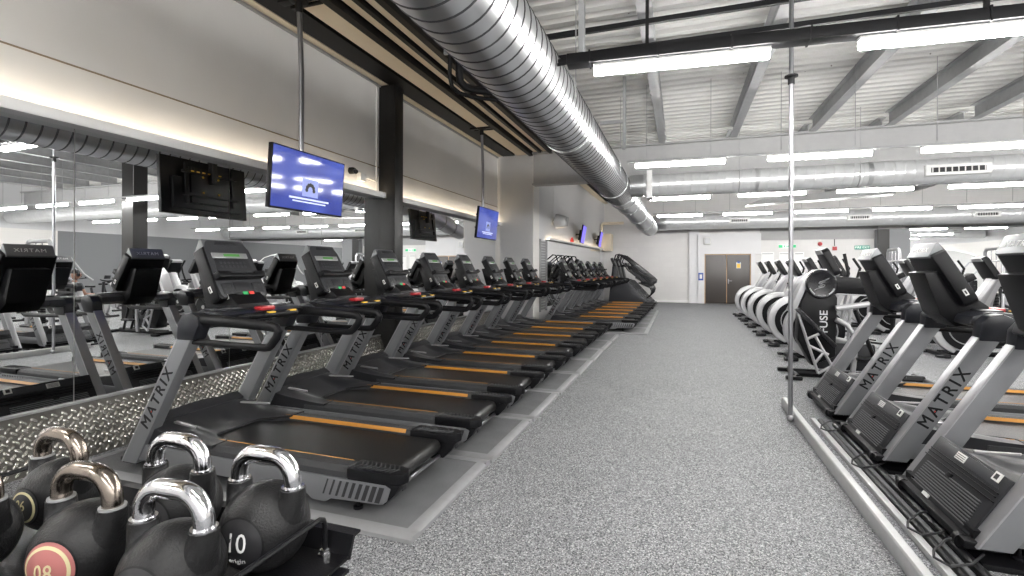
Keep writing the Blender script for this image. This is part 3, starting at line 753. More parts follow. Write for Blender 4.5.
    for v in (0, 1):
        top = [cov(i / 14, v) for i in range(15)]; yb = -.42 if v == 0 else .42
        m.add(top + [(p[0], yb, .16) for p in top], [(i, i + 1, 16 + i, 15 + i) for i in range(14)])
    edge = [cov(1, j / 24) for j in range(25)]
    m.add(edge + [(p[0] + .004, p[1], .222) for p in edge], [(j, j + 1, 26 + j, 25 + j) for j in range(24)])
    mc = m.build('motor_cover', 'graphite', t, ang=40, weld=.0005, recalc=True)
    m = MB(); m.tube([Vector(p) + Vector((.004, 0, -.004)) for p in edge], .009, 8); m.build('cover_lip', 'black', mc)
    for sgn in (-1, 1):
        m = MB(); m.prism([(.36, sgn * .27), (.60, sgn * .31), (.62, sgn * .335), (.36, sgn * .30)], .322, .336, 'z', .003); m.build('trim_strip', 'silver', mc)
    # sloped front with ribbed grille
    a, b_ = Vector((.04, 0, .085)), Vector((.225, 0, .395)); e2 = (b_ - a).normalized(); n_ = Vector((-e2.z, 0, e2.x))
    fx = basis((0, -1, 0), e2, a)
    Lf = (b_ - a).length
    m = MB(); m.box((0, Lf * .5, -.045), (.735, Lf, .09), .012, mx=fx); m.prism([(.06, .06), (.3, .06), (.3, .33), (.21, .35)], -.365, .365, 'y'); fr = m.build('front_cover', 'graphite', t)
    m = MB()
    for k in range(10): m.box((0, .03 + k * .0165, .004), (.62 - .004 * k, .0055, .010), mx=fx)
    m.build('grille', 'sidegrey', fr)
    m = MB(); m.box((0, .215, .004), (.72, .008, .014), .002, mx=fx); m.box((0, .243, .003), (.70, .006, .012), mx=fx); m.box((0, .265, .003), (.70, .006, .012), mx=fx); m.build('front_band', 'black', fr)
    m = MB(); m.prism([(-.33, .285), (.33, .285), (.24, .345), (-.24, .345)], 0, .007, 'z', .002, mx=fx); m.build('name_plate', 'bezel', fr)
    m = MB(); m.box((-.05, .315, .009), (.10, .045, .003), mx=fx); m.box((.27, .335, .004), (.055, .05, .008), mx=fx); m.box((-.10, .012, .004), (.07, .022, .008), mx=fx)
    st = m.build('sticker', 'sticker', fr)
    m = MB()
    for k in range(3): m.box((-.05, .302 + .012 * k, .0115), (.085, .004, .001), mx=fx)
    m.box((.27, .335, .0085), (.03, .03, .001), mx=fx); m.build('sticker_print', 'ink', st)
    m = MB(); m.box((-.04, .19, .004), (.05, .03, .016), .006, mx=fx); m.build('latch', 'black', fr)
    for sgn in (-1, 1):
        m = MB(); m.cyl((.02, sgn * .37, .05), (.02, sgn * .33, .05), .04, 16); m.build('transport_wheel', 'black', t)
    m = MB(); m.ext(.0, .16, -.43, .43, .045, .085, .006); m.build('front_frame', 'black', t)
    # bridge between the uprights
    m = MB(); m.prism([(.58, 1.07), (.66, 1.045), (.82, 1.06), (.90, 1.10), (.93, 1.135), (.86, 1.155), (.70, 1.165), (.60, 1.13)], -.37, .37, 'y', .012); br = m.build('bridge', 'navy', t)
    m = MB(); m.prism([(-.30, .84), (.30, .84), (.22, .98), (.10, 1.0), (-.10, 1.0), (-.22, .98)], 1.09, 1.125, 'z', .01, mx=Matrix(((0, 1, 0, 0), (1, 0, 0, 0), (0, 0, 1, 0), (0, 0, 0, 1)))); m.build('tray', 'black', br)
    m = MB(); m.box((.90, 0, 1.158), (.075, .13, .03), .01); m.build('stop_key', 'red', br)
    for sgn in (-1, 1):
        m = MB(); m.prism([(.69, sgn * .14), (.83, sgn * .14), (.80, sgn * .32), (.68, sgn * .32)], 1.158, 1.172, 'z', .005); m.build('cup_holder', 'bezel', br)
    m = MB(); m.tube([(.86, -.2, 1.11), (.99, -.19, 1.115), (1.05, -.15, 1.12), (1.07, 0, 1.122), (1.05, .15, 1.12), (.99, .19, 1.115), (.86, .2, 1.11)], .021, 10); gb = m.build('grip_bar', 'black', t)
    for sgn in (-1, 1):
        m = MB(); m.box((1.062, sgn * .1, 1.14), (.03, .06, .012), .004); m.build('pulse_pad', 'yellow', gb)
    # console
    o_, e2 = Vector((.715, 0, 1.232)), Vector((-.475, 0, .88)).normalized()
    cx = basis((0, 1, 0), e2, o_)       # x along +y, y up the fascia, z towards the runner
    H = .50
    con = MB()
    out = [(-.205, 0), (.205, 0), (.222, .02), (.226, .10), (.208, H - .07), (.18, H - .012), (.155, H), (-.155, H), (-.18, H - .012), (-.208, H - .07), (-.226, .10), (-.222, .02)]
    bodyo = [(a, min(b_, H - .055)) for a, b_ in out if b_ < H - .01] 
    con.prism(bodyo, -.10, 0, 'z', .014, mx=cx)
    c_ = con.build('console', 'black', t)
    m = MB(); m.prism([(a * .91, .012 + b_ * .955) for a, b_ in out], 0, .006, 'z', .003, mx=cx); fas = m.build('fascia', 'bezel', c_)
    m = MB(); m.prism([(-.165, .215), (.165, .215), (.145, .33), (-.145, .33)], .006, .010, 'z', .002, mx=cx); m.build('key_panel', 'graphite', c_)
    m = MB(); m.box((0, .357, .008), (.31, .045, .012), .004, mx=cx); m.build('display_bar', 'silver', c_)
    m = MB(); m.box((.01, .357, .0155), (.14, .020, .003), mx=cx); m.build('display', 'lcd', c_)
    m = MB()
    for r_ in range(2):
        for k in range(7): m.lathe([(.010, 0), (.010, .002), (0, .003)], 10, cx @ Matrix.Translation((-.105 + k * .035, .295 - .03 * r_, .010)))
    m.build('button', 'bezel', c_)
    m = MB(); m.prism([(-.208, .15), (.208, .15), (.208, .20), (.12, .20), (.09, .18), (-.09, .18), (-.12, .20), (-.208, .20)], .0, .065, 'z', .006, mx=cx); m.build('book_rest', 'black', c_)
    m = MB(); m.box((0, .09, .008), (.14, .075, .005), .003, mx=cx); m.build('lower_display', 'graphite', c_)
    for nm, x, mt in (('start_button', .005, 'green'), ('stop_button', .06, 'redbtn')):
        m = MB(); m.box((x, .032, .010), (.045, .028, .006), .004, mx=cx); m.build(nm, mt, c_)
    m = MB()
    m.box((-.05, .032, .009), (.045, .026, .005), .003, mx=cx); m.build('pause_button', 'ink', c_)
    for sgn in (-1, 1):
        m = MB(); m.box((sgn * .135, .078, .008), (.08, .085, .004), .004, mx=cx); m.build('key_cluster', 'ink', c_)
    m = MB()
    for sgn in (-1, 1):
        for r_ in range(3):
            m.box((sgn * .135 - .02, .050 + r_ * .027, .0105), (.018, .012, .002), mx=cx); m.box((sgn * .135 + .02, .050 + r_ * .027, .0105), (.018, .012, .002), mx=cx)
    m.build('key_legend', 'bezel', c_)
    m = MB(); m.prism([(-.10, H - .05), (.10, H - .05), (.085, H - .02), (-.085, H - .02)], .005, .010, 'z', .002, mx=cx); m.merge(text_bm('MATRIX', .02, .0006, space=1.2), cx @ Matrix.Translation((0, H - .035, .0115))); m.build('front_lettering', ['graphite'], c_)
    # top cap with lettering facing away
    swap = cx @ Matrix(((0, 0, 1, 0), (1, 0, 0, 0), (0, 1, 0, 0), (0, 0, 0, 1)))     # profile in (up, out), run along the width
    m = MB(); m.prism([(H - .085, -.108), (H - .066, -.114), (H + .004, -.022), (H + .004, -.002), (H - .085, -.002)], -.186, .186, 'z', .009, mx=swap); cap = m.build('top_cap', 'sidegrey', c_)
    bx = cx @ basis((-1, 0, 0), (0, .605, .796), (0, H - .031 + .0012, -.068 - .0009))
    m = MB(); m.merge(text_bm('MATRIX', .052, .0006, sx=1.15, space=1.2), bx); m.build('back_lettering', 'white', cap)
    # neck under the console
    m = MB(); m.prism([(.40, 1.44), (.50, 1.12), (.60, 1.03), (.80, 1.05), (.80, 1.19), (.66, 1.30), (.54, 1.46)], -.15, .15, 'y', .014); nk = m.build('neck', 'black', t)
    m = MB(); m.box((.70, -.1505, 1.25), (.022, .002, .05), .0005, rot=Euler((0, R(-28), 0))); m.box((.70, .1505, 1.25), (.022, .002, .05), .0005, rot=Euler((0, R(-28), 0))); m.build('sticker', 'sticker', nk)
    m = MB()
    for sgn in (-1, 1): m.box((0, 0, 0), (.050, .003, .026), .0006, mx=cx @ Matrix.Translation((sgn * .2255, .10, -.05)) @ Matrix.Rotation(PI / 2, 4, 'Z'))
    rs = m.build('rating_sticker', 'sticker', c_)
    m = MB()
    for sgn in (-1, 1): m.box((0, 0, 0), (.026, .0034, .011), 0, mx=cx @ Matrix.Translation((sgn * .2258, .10, -.05)) @ Matrix.Rotation(PI / 2, 4, 'Z'))
    m.build('sticker_print', 'ink', rs)
    return t

TM = make_treadmill()
MT = .035
def far_lab(k):
    return ['nearest treadmill of the mirrored row, behind the kettlebell rack', 'second treadmill from the kettlebell rack, in front of the mirror', 'third treadmill from the kettlebell rack, in front of the mirror',
            'fourth treadmill from the kettlebell rack, beside the dark steel column', 'fifth treadmill from the kettlebell rack, just past the steel column', 'sixth treadmill from the kettlebell rack, in front of the mirror',
            'seventh treadmill from the kettlebell rack, under the farther pole television', 'eighth treadmill from the kettlebell rack, last before the block pier'][k]
Y0, PT = 2.88, 1.08
for k in range(8):
    o = TM if k == 0 else dup(TM)
    o.location = (-3.85 + .016 * k, Y0 + PT * k, MT)
    tag(o, 'grey and black ' + far_lab(k), 'treadmill', 'treadmills in a row along the mirrored wall')
Y2, PT2 = 11.95, 1.08
for k in range(6):
    o = dup(TM, (-3.25 + .02 * k, Y2 + PT2 * k, MT)); tag(o, 'grey and black treadmill, %s of the far run beyond the block pier' % ORD[k], 'treadmill', 'treadmills beyond the block pier')
rl = ['nearest treadmill facing the kerb, cut by the frame edge, front grille showing', 'middle treadmill of three facing the kerb and steel pole', 'farthest treadmill of three facing the kerb, beside the steel pole']
for k in range(3):
    o = dup(TM, (1.375, 3.54 + 1.2 * k, .03)); tag(o, 'grey and black ' + rl[k], 'treadmill', 'treadmills behind the aluminium kerb')

for k in range(3):
    m = MB(); y = 3.54 + 1.2 * k; m.ext(1.43, 3.76, y - .47, y + .47, 0, .029, .004)
    tag(m.build('treadmill_mat', 'black'), ['thin black rubber mat under the nearest treadmill facing the kerb', 'thin black rubber mat under the middle treadmill facing the kerb', 'thin black rubber mat under the treadmill beside the steel pole'][k], 'mat', 'mats behind the kerb')
# floor trays under the treadmills
def tray_mat(y0, y1, x0, x1):
    t = empty('treadmill_mat', ((x0 + x1) / 2, (y0 + y1) / 2, 0)); hx, hy = (x1 - x0) / 2, (y1 - y0) / 2
    m = MB(); m.ext(-hx + .02, hx - .03, -hy + .02, hy - .02, 0, .028); m.build('rubber_infill', 'matgrey', t)
    m = MB()
    for a in (-1, 1):
        m.prism([(a * hy, 0), (a * hy, .022), (a * (hy - .02), .034), (a * (hy - .085), .034), (a * (hy - .085), 0)], -hx, hx, 'x')
        m.prism([(a * hx, 0), (a * hx, .022), (a * (hx - .02), .034), (a * (hx - .075), .034), (a * (hx - .075), 0)], -hy + .085, hy - .085, 'y')
    m.build('edge_frame', 'matframe', t)
    return t
for k in range(8):
    y0 = 2.33 if k == 0 else 3.50 + PT * (k - 1); y1 = 3.495 + PT * k
    t = tray_mat(y0, y1, -4.27 + .014 * k, -1.37 + .014 * k); tag(t, 'grey aluminium edged mat under the %s treadmill from the kettlebell rack' % ORD[k], 'mat', 'mats under the mirrored row of treadmills')
for k in range(6):
    y0 = Y2 - .62 + PT2 * k
    t = tray_mat(y0, y0 + PT2 - .005, -3.55, -.69); tag(t, 'grey edged mat under the %s treadmill beyond the block pier' % ORD[k], 'mat', 'mats beyond the block pier')

# ------------------------------------------------------------------ kerb, pole, cable strips on the right
m = MB(); m.prism([(1.05, 0), (1.05, .088), (1.058, .098), (1.098, .098), (1.106, .09), (1.106, 0)], -1.0, 6.0, 'y', .002)
tag(m.build('kerb_rail', 'alu'), 'raised aluminium kerb on the floor in front of the facing treadmills', 'kerb')
m = MB(); m.ext(1.215, 1.256, -1.0, 5.5, 0, .035, .003); tag(m.build('floor_strip', 'alu'), 'narrow aluminium strip on the floor just inside the kerb', 'strip')
for k, (x, r_, y1) in enumerate(((1.286, .026, 5.45), (1.385, .026, 5.35))):
    m = MB(); m.tube([(x, -1.0, .026), (x, 2.0, .026), (x + .004, 3.4, .026), (x - .003, 4.4, .026), (x, y1, .026)], r_, 10); tag(m.build('cable_hose', 'black'), ['black hose lying on the floor next to the aluminium strip', 'black hose lying on the floor tight to the treadmill fronts'][k], 'hose')
m = MB(); m.ext(1.316, 1.356, -1.0, 5.4, 0, .02, .003); tag(m.build('rubber_strip', 'matgrey'), 'grey rubber strip between the two black hoses on the floor', 'strip')
for k, y in enumerate((3.15, 3.45, 4.4, 5.25)):
    m = MB(); m.tube([(1.48, y + .15, .05), (1.40, y + .08, .075), (1.31, y, .085), (1.23, y - .08, .06), (1.215, y - .12, .045), (1.25, y - .2, .05), (1.35, y - .16, .06), (1.46, y - .02, .05)], .0065, 6)
    tag(m.build('power_cord', 'ink'), ['thin black cord looped over the strips by the nearest facing treadmill grille', 'second thin black cord looped by the nearest facing treadmill grille', 'thin black cord looped over the strips at the middle facing treadmill', 'thin black cord looped at the pole end of the kerb'][k], 'cord', 'cords over the floor strips')
t = empty('support_pole', (1.025, 5.42, 0)); tag(t, 'slim floor to ceiling steel pole standing on the aluminium kerb', 'pole')
m = MB(); m.cyl((0, 0, .04), (0, 0, 4.6), .021, 16); m.build('tube', 'steelpole', t)
m = MB(); m.ball((-.0, -.01, .035), .034); m.cyl((0, 0, .06), (.05, 0, .06), .02, 10); m.build('floor_fixing', 'silver', t)
m = MB(); m.lathe([(.03, 0), (.03, .06), (.06, .07), (.06, .085), (0, .085)], 14, Matrix.Translation((0, 0, 3.30))); m.build('ceiling_fixing', 'trunk', t)

# ------------------------------------------------------------------ silver cross trainers in a row
def make_trainer():
    t = empty('cross_trainer')
    m = MB(); m.box((.12, 0, .04), (.12, .62, .06), .02); m.box((1.55, 0, .04), (.10, .55, .06), .02); m.tube([(.12, 0, .06), (1.55, 0, .06)], .045, 10); m.build('base_frame', 'black', t)
    for sgn in (-1, 1):
        m = MB(); m.box((.07, sgn * .29, .035), (.2, .08, .05), .018); m.build('foot', 'blackgloss', t)
    # crescent shroud
    out, inn = [], []
    for k in range(22):
        a = R(-62 + k * (300 - 62 - 62) / 21 * 1.0)
    pts = []
    N = 20
    for k in range(N + 1):
        a = R(62 + (250 - 62) * k / N); ro = .46; pts.append((.47 + ro * math.cos(a), .50 + ro * 1.02 * math.sin(a)))
    for k in range(N, -1, -1):
        a = R(62 + (250 - 62) * k / N); w = .075 + .055 * math.sin(PI * k / N) ** .7; ri = .46 - w; pts.append((.49 + ri * math.cos(a), .49 + ri * math.sin(a)))
    m = MB(); m.prism(pts, -.075, .075, 'y', .02); m.build('shroud', 'silverlight', t)
    m = MB(); m.cyl((.50, -.092, .49), (.50, .092, .49), .375, 36); fw = m.build('flywheel_cover', 'black', t)
    m = MB(); m.tube([(.50 + .27 * math.cos(R(k * 12)), -.094, .49 + .27 * math.sin(R(k * 12))) for k in range(30)], .010, 6, closed=True); m.tube([(.50 + .27 * math.cos(R(k * 12)), .094, .49 + .27 * math.sin(R(k * 12))) for k in range(30)], .010, 6, closed=True); m.cyl((.5, -.11, .49), (.5, .11, .49), .05, 14); m.build('wheel_ring', 'galvdull', fw)
    m = MB(); m.prism([(.52, .86), (.74, .78), (1.0, 1.36), (.86, 1.42)], -.085, .085, 'y', .02); col = m.build('column', 'silverlight', t)
    m = MB(); m.prism([(.62, .90), (.70, .87), (.92, 1.35), (.88, 1.37)], -.088, .088, 'y', .003); m.build('column_inlay', 'silver', col)
    cx = basis((0, 1, 0), Vector((-.46, 0, .888)), (.90, 0, 1.36))
    m = MB(); m.prism([(-.2, 0), (.2, 0), (.21, .05), (.19, .36), (.15, .40), (-.15, .40), (-.19, .36), (-.21, .05)], -.09, 0, 'z', .014, mx=cx); c_ = m.build('console', 'black', t)
    m = MB(); m.prism([(-.17, .34), (.17, .34), (.14, .408), (-.14, .408)], -.10, -.01, 'z', .01, mx=cx); m.build('top_cap', 'silverlight', c_)
    m = MB(); m.box((0, .22, .002), (.30, .2, .006), .003, mx=cx); m.build('display', 'bezel', c_)
    for sgn in (-1, 1):
        m = MB(); m.tube([(.95, sgn * .12, 1.10), (.92, sgn * .25, 1.18), (.98, sgn * .27, 1.35), (1.02, sgn * .27, 1.5), (.93, sgn * .25, 1.66)], [.022, .022, .02, .022, .02], 10); m.build('moving_arm', 'black', t)
        m = MB(); m.tube([(.95, sgn * .12, 1.10), (.90, sgn * .2, .7), (.88, sgn * .2, .35)], .022, 8); m.tube([(.62, sgn * .19, .42), (1.0, sgn * .2, .33), (1.5, sgn * .2, .24)], .026, 8); m.build('link_arm', 'silver', t)
        m = MB(); m.box((1.18, sgn * .2, .36), (.36, .15, .035), .012, rot=Euler((0, R(6), 0))); m.build('pedal', 'black', t)
    m = MB(); m.tube([(.9, 0, 1.2), (1.05, -.1, 1.17), (1.12, -.2, 1.16)], .018, 8); m.tube([(.9, 0, 1.2), (1.05, .1, 1.17), (1.12, .2, 1.16)], .018, 8); m.build('fixed_handle', 'black', t)
    return t
CT = make_trainer()
ys = [9.2, 10.75, 12.3, 13.8, 15.3, 16.8]
for k, y in enumerate(ys):
    o = CT if k == 0 else dup(CT); o.location = (1.62, y, 0)
    tag(o, 'silver cross trainer with curved front shroud, %s past the black hub machine' % ORD[k], 'cross trainer', 'cross trainers along the aisle')
for k, y in enumerate((10.4, 11.9, 13.4, 14.9)):
    o = dup(CT, (4.1, y, 0)); tag(o, 'silver cross trainer in the second row away from the aisle, %s from the facing treadmills' % ORD[k], 'cross trainer', 'cross trainers in the second row')

# the black hub machine with long arm
t = empty('hub_trainer', (1.40, 7.75, 0)); t.scale = (1, 1, 1.055); tag(t, 'black and silver cross trainer with big round hub and long side arm', 'cross trainer')
m = MB(); m.tube([(.1, -.3, .04), (.1, .3, .04)], .035, 10); m.tube([(.1, 0, .05), (1.6, 0, .05)], .05, 10); m.tube([(1.6, -.3, .04), (1.6, .3, .04)], .035, 10); m.box((.05, -.3, .03), (.2, .09, .05), .02); m.box((.05, .3, .03), (.2, .09, .05), .02); m.build('base_frame', 'black', t)
m = MB(); m.prism([(.16, .98), (.30, 1.28), (.46, 1.28), (.60, 1.05), (.58, .30), (.30, .16), (.12, .5)], -.13, .10, 'y', .03); bd_ = m.build('body', 'black', t)
m = MB(); m.merge(text_bm('FUSE', .13, .001, sx=1.05, off=.0015), basis((0, 0, 1), (-1, 0, 0), (.44, -.131, .74))); m.build('body_lettering', 'lettergrey', bd_)
m = MB(); m.prism([(.02, .86), (.20, 1.28), (.34, 1.40), (.48, 1.42), (.48, 1.37), (.36, 1.34), (.26, 1.24), (.10, .84)], -.12, .10, 'y', .015); m.build('shroud', 'silverlight', t)
hub = Matrix.Translation((.40, -.14, 1.22)) @ Matrix.Rotation(PI / 2, 4, 'X')
m = MB(); m.lathe([(.185, -.06), (.185, .03), (.17, .05), (.165, .052), (.135, .045), (0, .045)], 40, hub); hb = m.build('hub', 'blackgloss', t)
m = MB()
for a0 in (200, 252, 304):
    m.tube([hub @ Vector((.152 * math.cos(R(a0 + k * 4)), .152 * math.sin(R(a0 + k * 4)), .052)) for k in range(10)], .009, 6)
m.build('hub_ring', 'silver', hb)
m = MB()
for s_ in (1, -1):
    path = [(.085, .075), (.03, .045), (-.02, .03), (-.035, .012), (-.01, .0)]
    m.tube([hub @ Vector((s_ * a, s_ * b_, .0455)) for a, b_ in path], [.003, .006, .007, .007, .005], 6)
    m.tube([hub @ Vector((s_ * a, s_ * b_, .0455)) for a, b_ in [(.04, .03), (.0, .018), (-.012, .006), (.012, -.008)]], [.003, .006, .006, .004], 6)
m.build('hub_emblem', 'silver', hb)
m = MB(); m.prism([(.40, 1.10), (.42, 1.34), (1.0, 1.29), (1.08, 1.25), (1.08, 1.12), (1.0, 1.08)], -.15, -.05, 'y', .02); ar = m.build('side_arm', 'black', t)
m = MB(); m.prism([(.58, 1.09), (1.0, 1.075), (1.0, 1.09), (.58, 1.105)], -.155, -.05, 'y', .003); m.build('arm_trim', 'silver', ar)
pv = Matrix.Translation((1.03, -.15, 1.18)) @ Matrix.Rotation(PI / 2, 4, 'X')
m = MB(); m.lathe([(.11, -.1), (.11, .02), (.1, .03), (0, .03)], 30, pv); m.build('pivot', 'blackgloss', ar)
m = MB(); m.lathe([(.052, .03), (.052, .038), (.026, .04), (.026, .03)], 24, pv); m.build('pivot_cap', 'silver', ar)
# lattice leg and rails
m = MB()
fr = [((.10, -.26, .86), (.34, -.26, .10)), ((.30, -.26, .58), (.50, -.26, .20)), ((.20, -.26, .52), (.36, -.26, .60)), ((.24, -.26, .44), (.46, -.26, .34)), ((.30, -.26, .22), (.40, -.26, .36)), ((.34, -.26, .10), (.5, -.26, .2))]
for a, b_ in fr: m.tube([a, b_], .018, 8)
m.build('lattice_leg', 'silver', t)
m = MB(); m.prism([(.06, .90), (.12, .92), (.56, .46), (.52, .42)], -.29, -.23, 'y', .01); m.build('pedal_bar', 'blackgloss', t)
m = MB(); m.tube([(.56, -.2, .78), (.68, -.2, .72), (.76, -.2, .6), (.78, -.2, .42), (.76, -.2, .2), (.74, -.2, .06)], .032, 12); m.build('curved_rail', 'silver', t)
m = MB(); m.tube([(.56, -.2, .92), (1.15, -.2, 1.02), (1.6, -.2, 1.05)], .036, 10); m.build('top_rail', 'silverlight', t)
m = MB(); m.box((.7, .05, .3), (.7, .3, .36), .06); m.build('drive_cover', 'graphite', t)
m = MB(); m.tube([(.8, -.1, .9), (.95, -.1, .5), (1.1, -.1, .1)], .026, 8); m.tube([(1.25, -.1, 1.0), (1.2, -.1, .5), (1.35, -.1, .08)], .026, 8); m.build('rear_strut', 'black', t)
m = MB()
for y in (-.2, .2): m.box((.98, y, .3), (.4, .15, .035), .012)
m.build('pedal', 'black', t)
cx = basis((0, 1, 0), Vector((-.42, 0, .907)), (.66, .12, 1.36))
m = MB(); m.prism([(-.2, 0), (.2, 0), (.21, .05), (.19, .33), (.15, .37), (-.15, .37), (-.19, .33), (-.21, .05)], -.09, 0, 'z', .014, mx=cx); c_ = m.build('console', 'black', t)
m = MB(); m.prism([(-.17, .31), (.17, .31), (.14, .378), (-.14, .378)], -.10, -.01, 'z', .01, mx=cx); m.build('top_cap', 'silverlight', c_)
m = MB(); m.tube([(.5, .08, 1.2), (.62, .1, 1.33), (.66, .12, 1.42)], .05, 10); m.build('console_neck', 'silverlight', t)
m = MB(); m.tube([(.75, .3, 1.1), (.85, .34, 1.35), (.80, .34, 1.62)], .022, 10); m.build('hand_grip', 'black', t)

# ------------------------------------------------------------------ stair climbers at the end of the left run
def make_climber():
    t = empty('stair_climber')
    m = MB(); m.prism([(.25, 0), (1.75, 0), (1.78, .12), (1.45, .45), (.95, .98), (.55, 1.05), (.3, .6)], -.36, -.30, 'y', .02); m.prism([(.25, 0), (1.75, 0), (1.78, .12), (1.45, .45), (.95, .98), (.55, 1.05), (.3, .6)], .30, .36, 'y', .02); m.build('side_panel', 'bezel', t)
    for k in range(5):
        m = MB(); m.box((1.55 - k * .21, 0, .22 + k * .2), (.24, .58, .04), .008); m.box((1.45 - k * .21, 0, .13 + k * .2), (.02, .58, .18)); m.build('step', 'black', t)
    m = MB(); m.prism([(.2, 0), (.5, 0), (.62, 1.0), (.50, 1.55), (.36, 1.55), (.30, 1.0)], -.25, .25, 'y', .03); m.build('mast', 'graphite', t)
    cx = basis((0, 1, 0), Vector((-.4, 0, .917)), (.52, 0, 1.5))
    m = MB(); m.prism([(-.22, 0), (.22, 0), (.22, .34), (.16, .42), (-.16, .42), (-.22, .34)], -.09, 0, 'z', .014, mx=cx); c_ = m.build('console', 'black', t)
    m = MB(); m.box((0, .24, .003), (.32, .22, .006), .003, mx=cx); m.build('display', 'bezel', c_)
    for sgn in (-1, 1):
        y = sgn * .33
        m = MB(); m.tube([(.35, y * .8, 1.2), (.42, y, 1.75), (.5, y, 1.98), (.62, y, 2.0), (.9, y, 1.78), (1.3, y, 1.45), (1.75, y, 1.10), (1.84, y, 1.0), (1.82, y, .9), (1.7, y, .86), (1.2, y, 1.15)], .026, 8)
        m.tube([(.75, y, 1.7), (.95, y, 1.40), (1.5, y, .98), (1.72, y, .78), (1.78, y, .66), (1.74, y, .5), (1.6, y, .4)], .022, 8); m.tube([(.55, y * .6, 1.55), (.8, y * .62, 1.62), (1.35, y * .62, 1.25), (1.68, y * .62, .98), (1.74, y * .62, .88), (1.66, y * .62, .80), (1.3, y * .62, .95)], .02, 8); m.build('hand_rail', 'blackgloss', t)
        m = MB(); m.tube([(1.15, y * 1.02, 1.58), (1.5, y * 1.02, 1.30)], .029, 8); m.tube([(1.1, y * 1.02, 1.32), (1.5, y * 1.02, 1.0)], .025, 8); m.build('rail_sleeve', 'bezel', t)
    m = MB(); m.box((1.68, 0, .06), (.34, .74, .1), .03); m.build('step_base', 'black', t)
    return t
SC = make_climber()
for k in range(3):
    o = SC if k == 0 else dup(SC); o.location = (-2.75, 18.75 + 1.1 * k, 0)
    tag(o, 'stair climber with bent hand rails, %s after the last far treadmill' % ORD[k], 'stair climber', 'stair climbers at the end of the room')

# ------------------------------------------------------------------ kettlebells on their rack
def sph(bm, R_, org, az=0.):       # wrap a flat drawing (x right, z up) onto a ball facing -y
    for v in bm.verts:
        a, b_, h = v.co.x, v.co.y, v.co.z
        d = Vector((a, -R_, b_)).normalized() * (R_ + h); v.co = Matrix.Rotation(az, 3, 'Z') @ d + Vector(org)
    return bm
def kettlebell(name, loc, rz, r, handle, num, style, label, tall=1.):
    t = empty(name, loc, rz); tag(t, label, 'kettlebell', 'kettlebells on the rack')
    cz = r * .93
    # one continuous cast body: ball plus two horns
    m = MB()
    prof = [(0, -r * .93), (r * .40, -r * .93)] + [(r * math.cos(R(a)), r * math.sin(R(a))) for a in range(-66, 91, 6)]
    prof[-1] = (0, r)
    m.lathe(prof, 48, Matrix.Translation((0, 0, cz)))
    hw = .0695; hb = cz + r * .98 * tall
    for s_ in (-1, 1):
        m.tube([(s_ * (hw - .016), 0, cz + r * .42), (s_ * (hw - .003), 0, cz + r * .66), (s_ * hw, 0, cz + r * .80), (s_ * hw, 0, hb)], [.040, .0285, .0255, .0245], 20)
    b_ = m.build('body', 'blackrub', t, ang=50)
    for s_ in (-1, 1):
        m = MB(); m.tube([(s_ * hw, 0, hb - .002), (s_ * hw, 0, hb + .004)], .0225, 20); m.build('collar', 'chrome' if handle == 'chrome' else 'galvdull', t)
    ht = hb + .062 * tall; rc = .048
    path = [(-hw, 0, hb - .005), (-hw, 0, hb + .012)]
    for k in range(0, 7): a = R(180 - 15 * k); path.append((-hw + rc + rc * math.cos(a), 0, ht - rc + rc * math.sin(a)))
    for k in range(0, 7): a = R(90 - 15 * k); path.append((hw - rc + rc * math.cos(a), 0, ht - rc + rc * math.sin(a)))
    path += [(hw, 0, hb + .012), (hw, 0, hb - .005)]
    m = MB(); m.tube(path, .0175, 18); m.build('handle', handle, t)
    # round label
    org = (0, 0, cz); Rl = r; LZR = R({'10': 7, '08': 14, '06': 6}[style]); LS = {'10': 1.2, '08': 1.2, '06': .95}[style]
    def cap(r0, r1, h):
        r0, r1 = r0 * LS, r1 * LS
        bm = bmesh.new(); n = 40; A = []; 
        for q in range(4):
            rr = r0 + (r1 - r0) * q / 3
            A.append([bm.verts.new((rr * math.cos(2 * PI * k / n), rr * math.sin(2 * PI * k / n), h)) for k in range(n)])
        for q in range(3):
            for k in range(n): bm.faces.new((A[q][k], A[q][(k + 1) % n], A[q + 1][(k + 1) % n], A[q + 1][k]))
        return bm
    base = {'10': 'ink', '08': 'pink', '06': 'ink'}[style]; fg = {'10': 'white', '08': 'cream', '06': 'cream'}[style]
    m = MB(); m.merge(sph(cap(.0005, .047, .0012), Rl, org, LZR)); lb = m.build('label', base, t, recalc=False)
    m = MB(); m.merge(sph(cap(.047, .051, .0022), Rl, org, LZR)); m.build('label_rim', 'black', lb)
    if style != '10':
        m = MB(); m.merge(sph(cap(.034, .040, .002), Rl, org, LZR)); m.build('label_ring', fg, lb)
    m = MB(); bm = text_bm(num, (.052 if style == '10' else .034) * (LS if style != '10' else 1), .0004, sx=.85 if style == '10' else .8, space=1.08)
    for v in bm.verts: v.co.y += .006 - (.008 if style == '08' else 0); v.co.z += .0022
    m.merge(sph(bm, Rl, org, LZR)); bm = text_bm('origin', .017 if style == '10' else .0095, .0003)
    for v in bm.verts: v.co.y -= .030 if style == '10' else .016; v.co.z += .0022
    m.merge(sph(bm, Rl, org, LZR)); m.build('label_lettering', fg, lb)
    return t
TZ = .871
kettlebell('kettlebell', (-.832, .816, TZ), R(2), .0885, 'chrome', '10', '10', 'black kettlebell with chrome handle and white 10, at the open end of the rack')
kettlebell('kettlebell', (-.866, .640, TZ), R(4), .086, 'chrome', '10', '10', 'front row black kettlebell with chrome handle, beside the pink labelled one')
kettlebell('kettlebell', (-1.087, .816, TZ), R(3), .0885, 'chrome', '10', '10', 'back row black kettlebell with chrome handle, between two others')
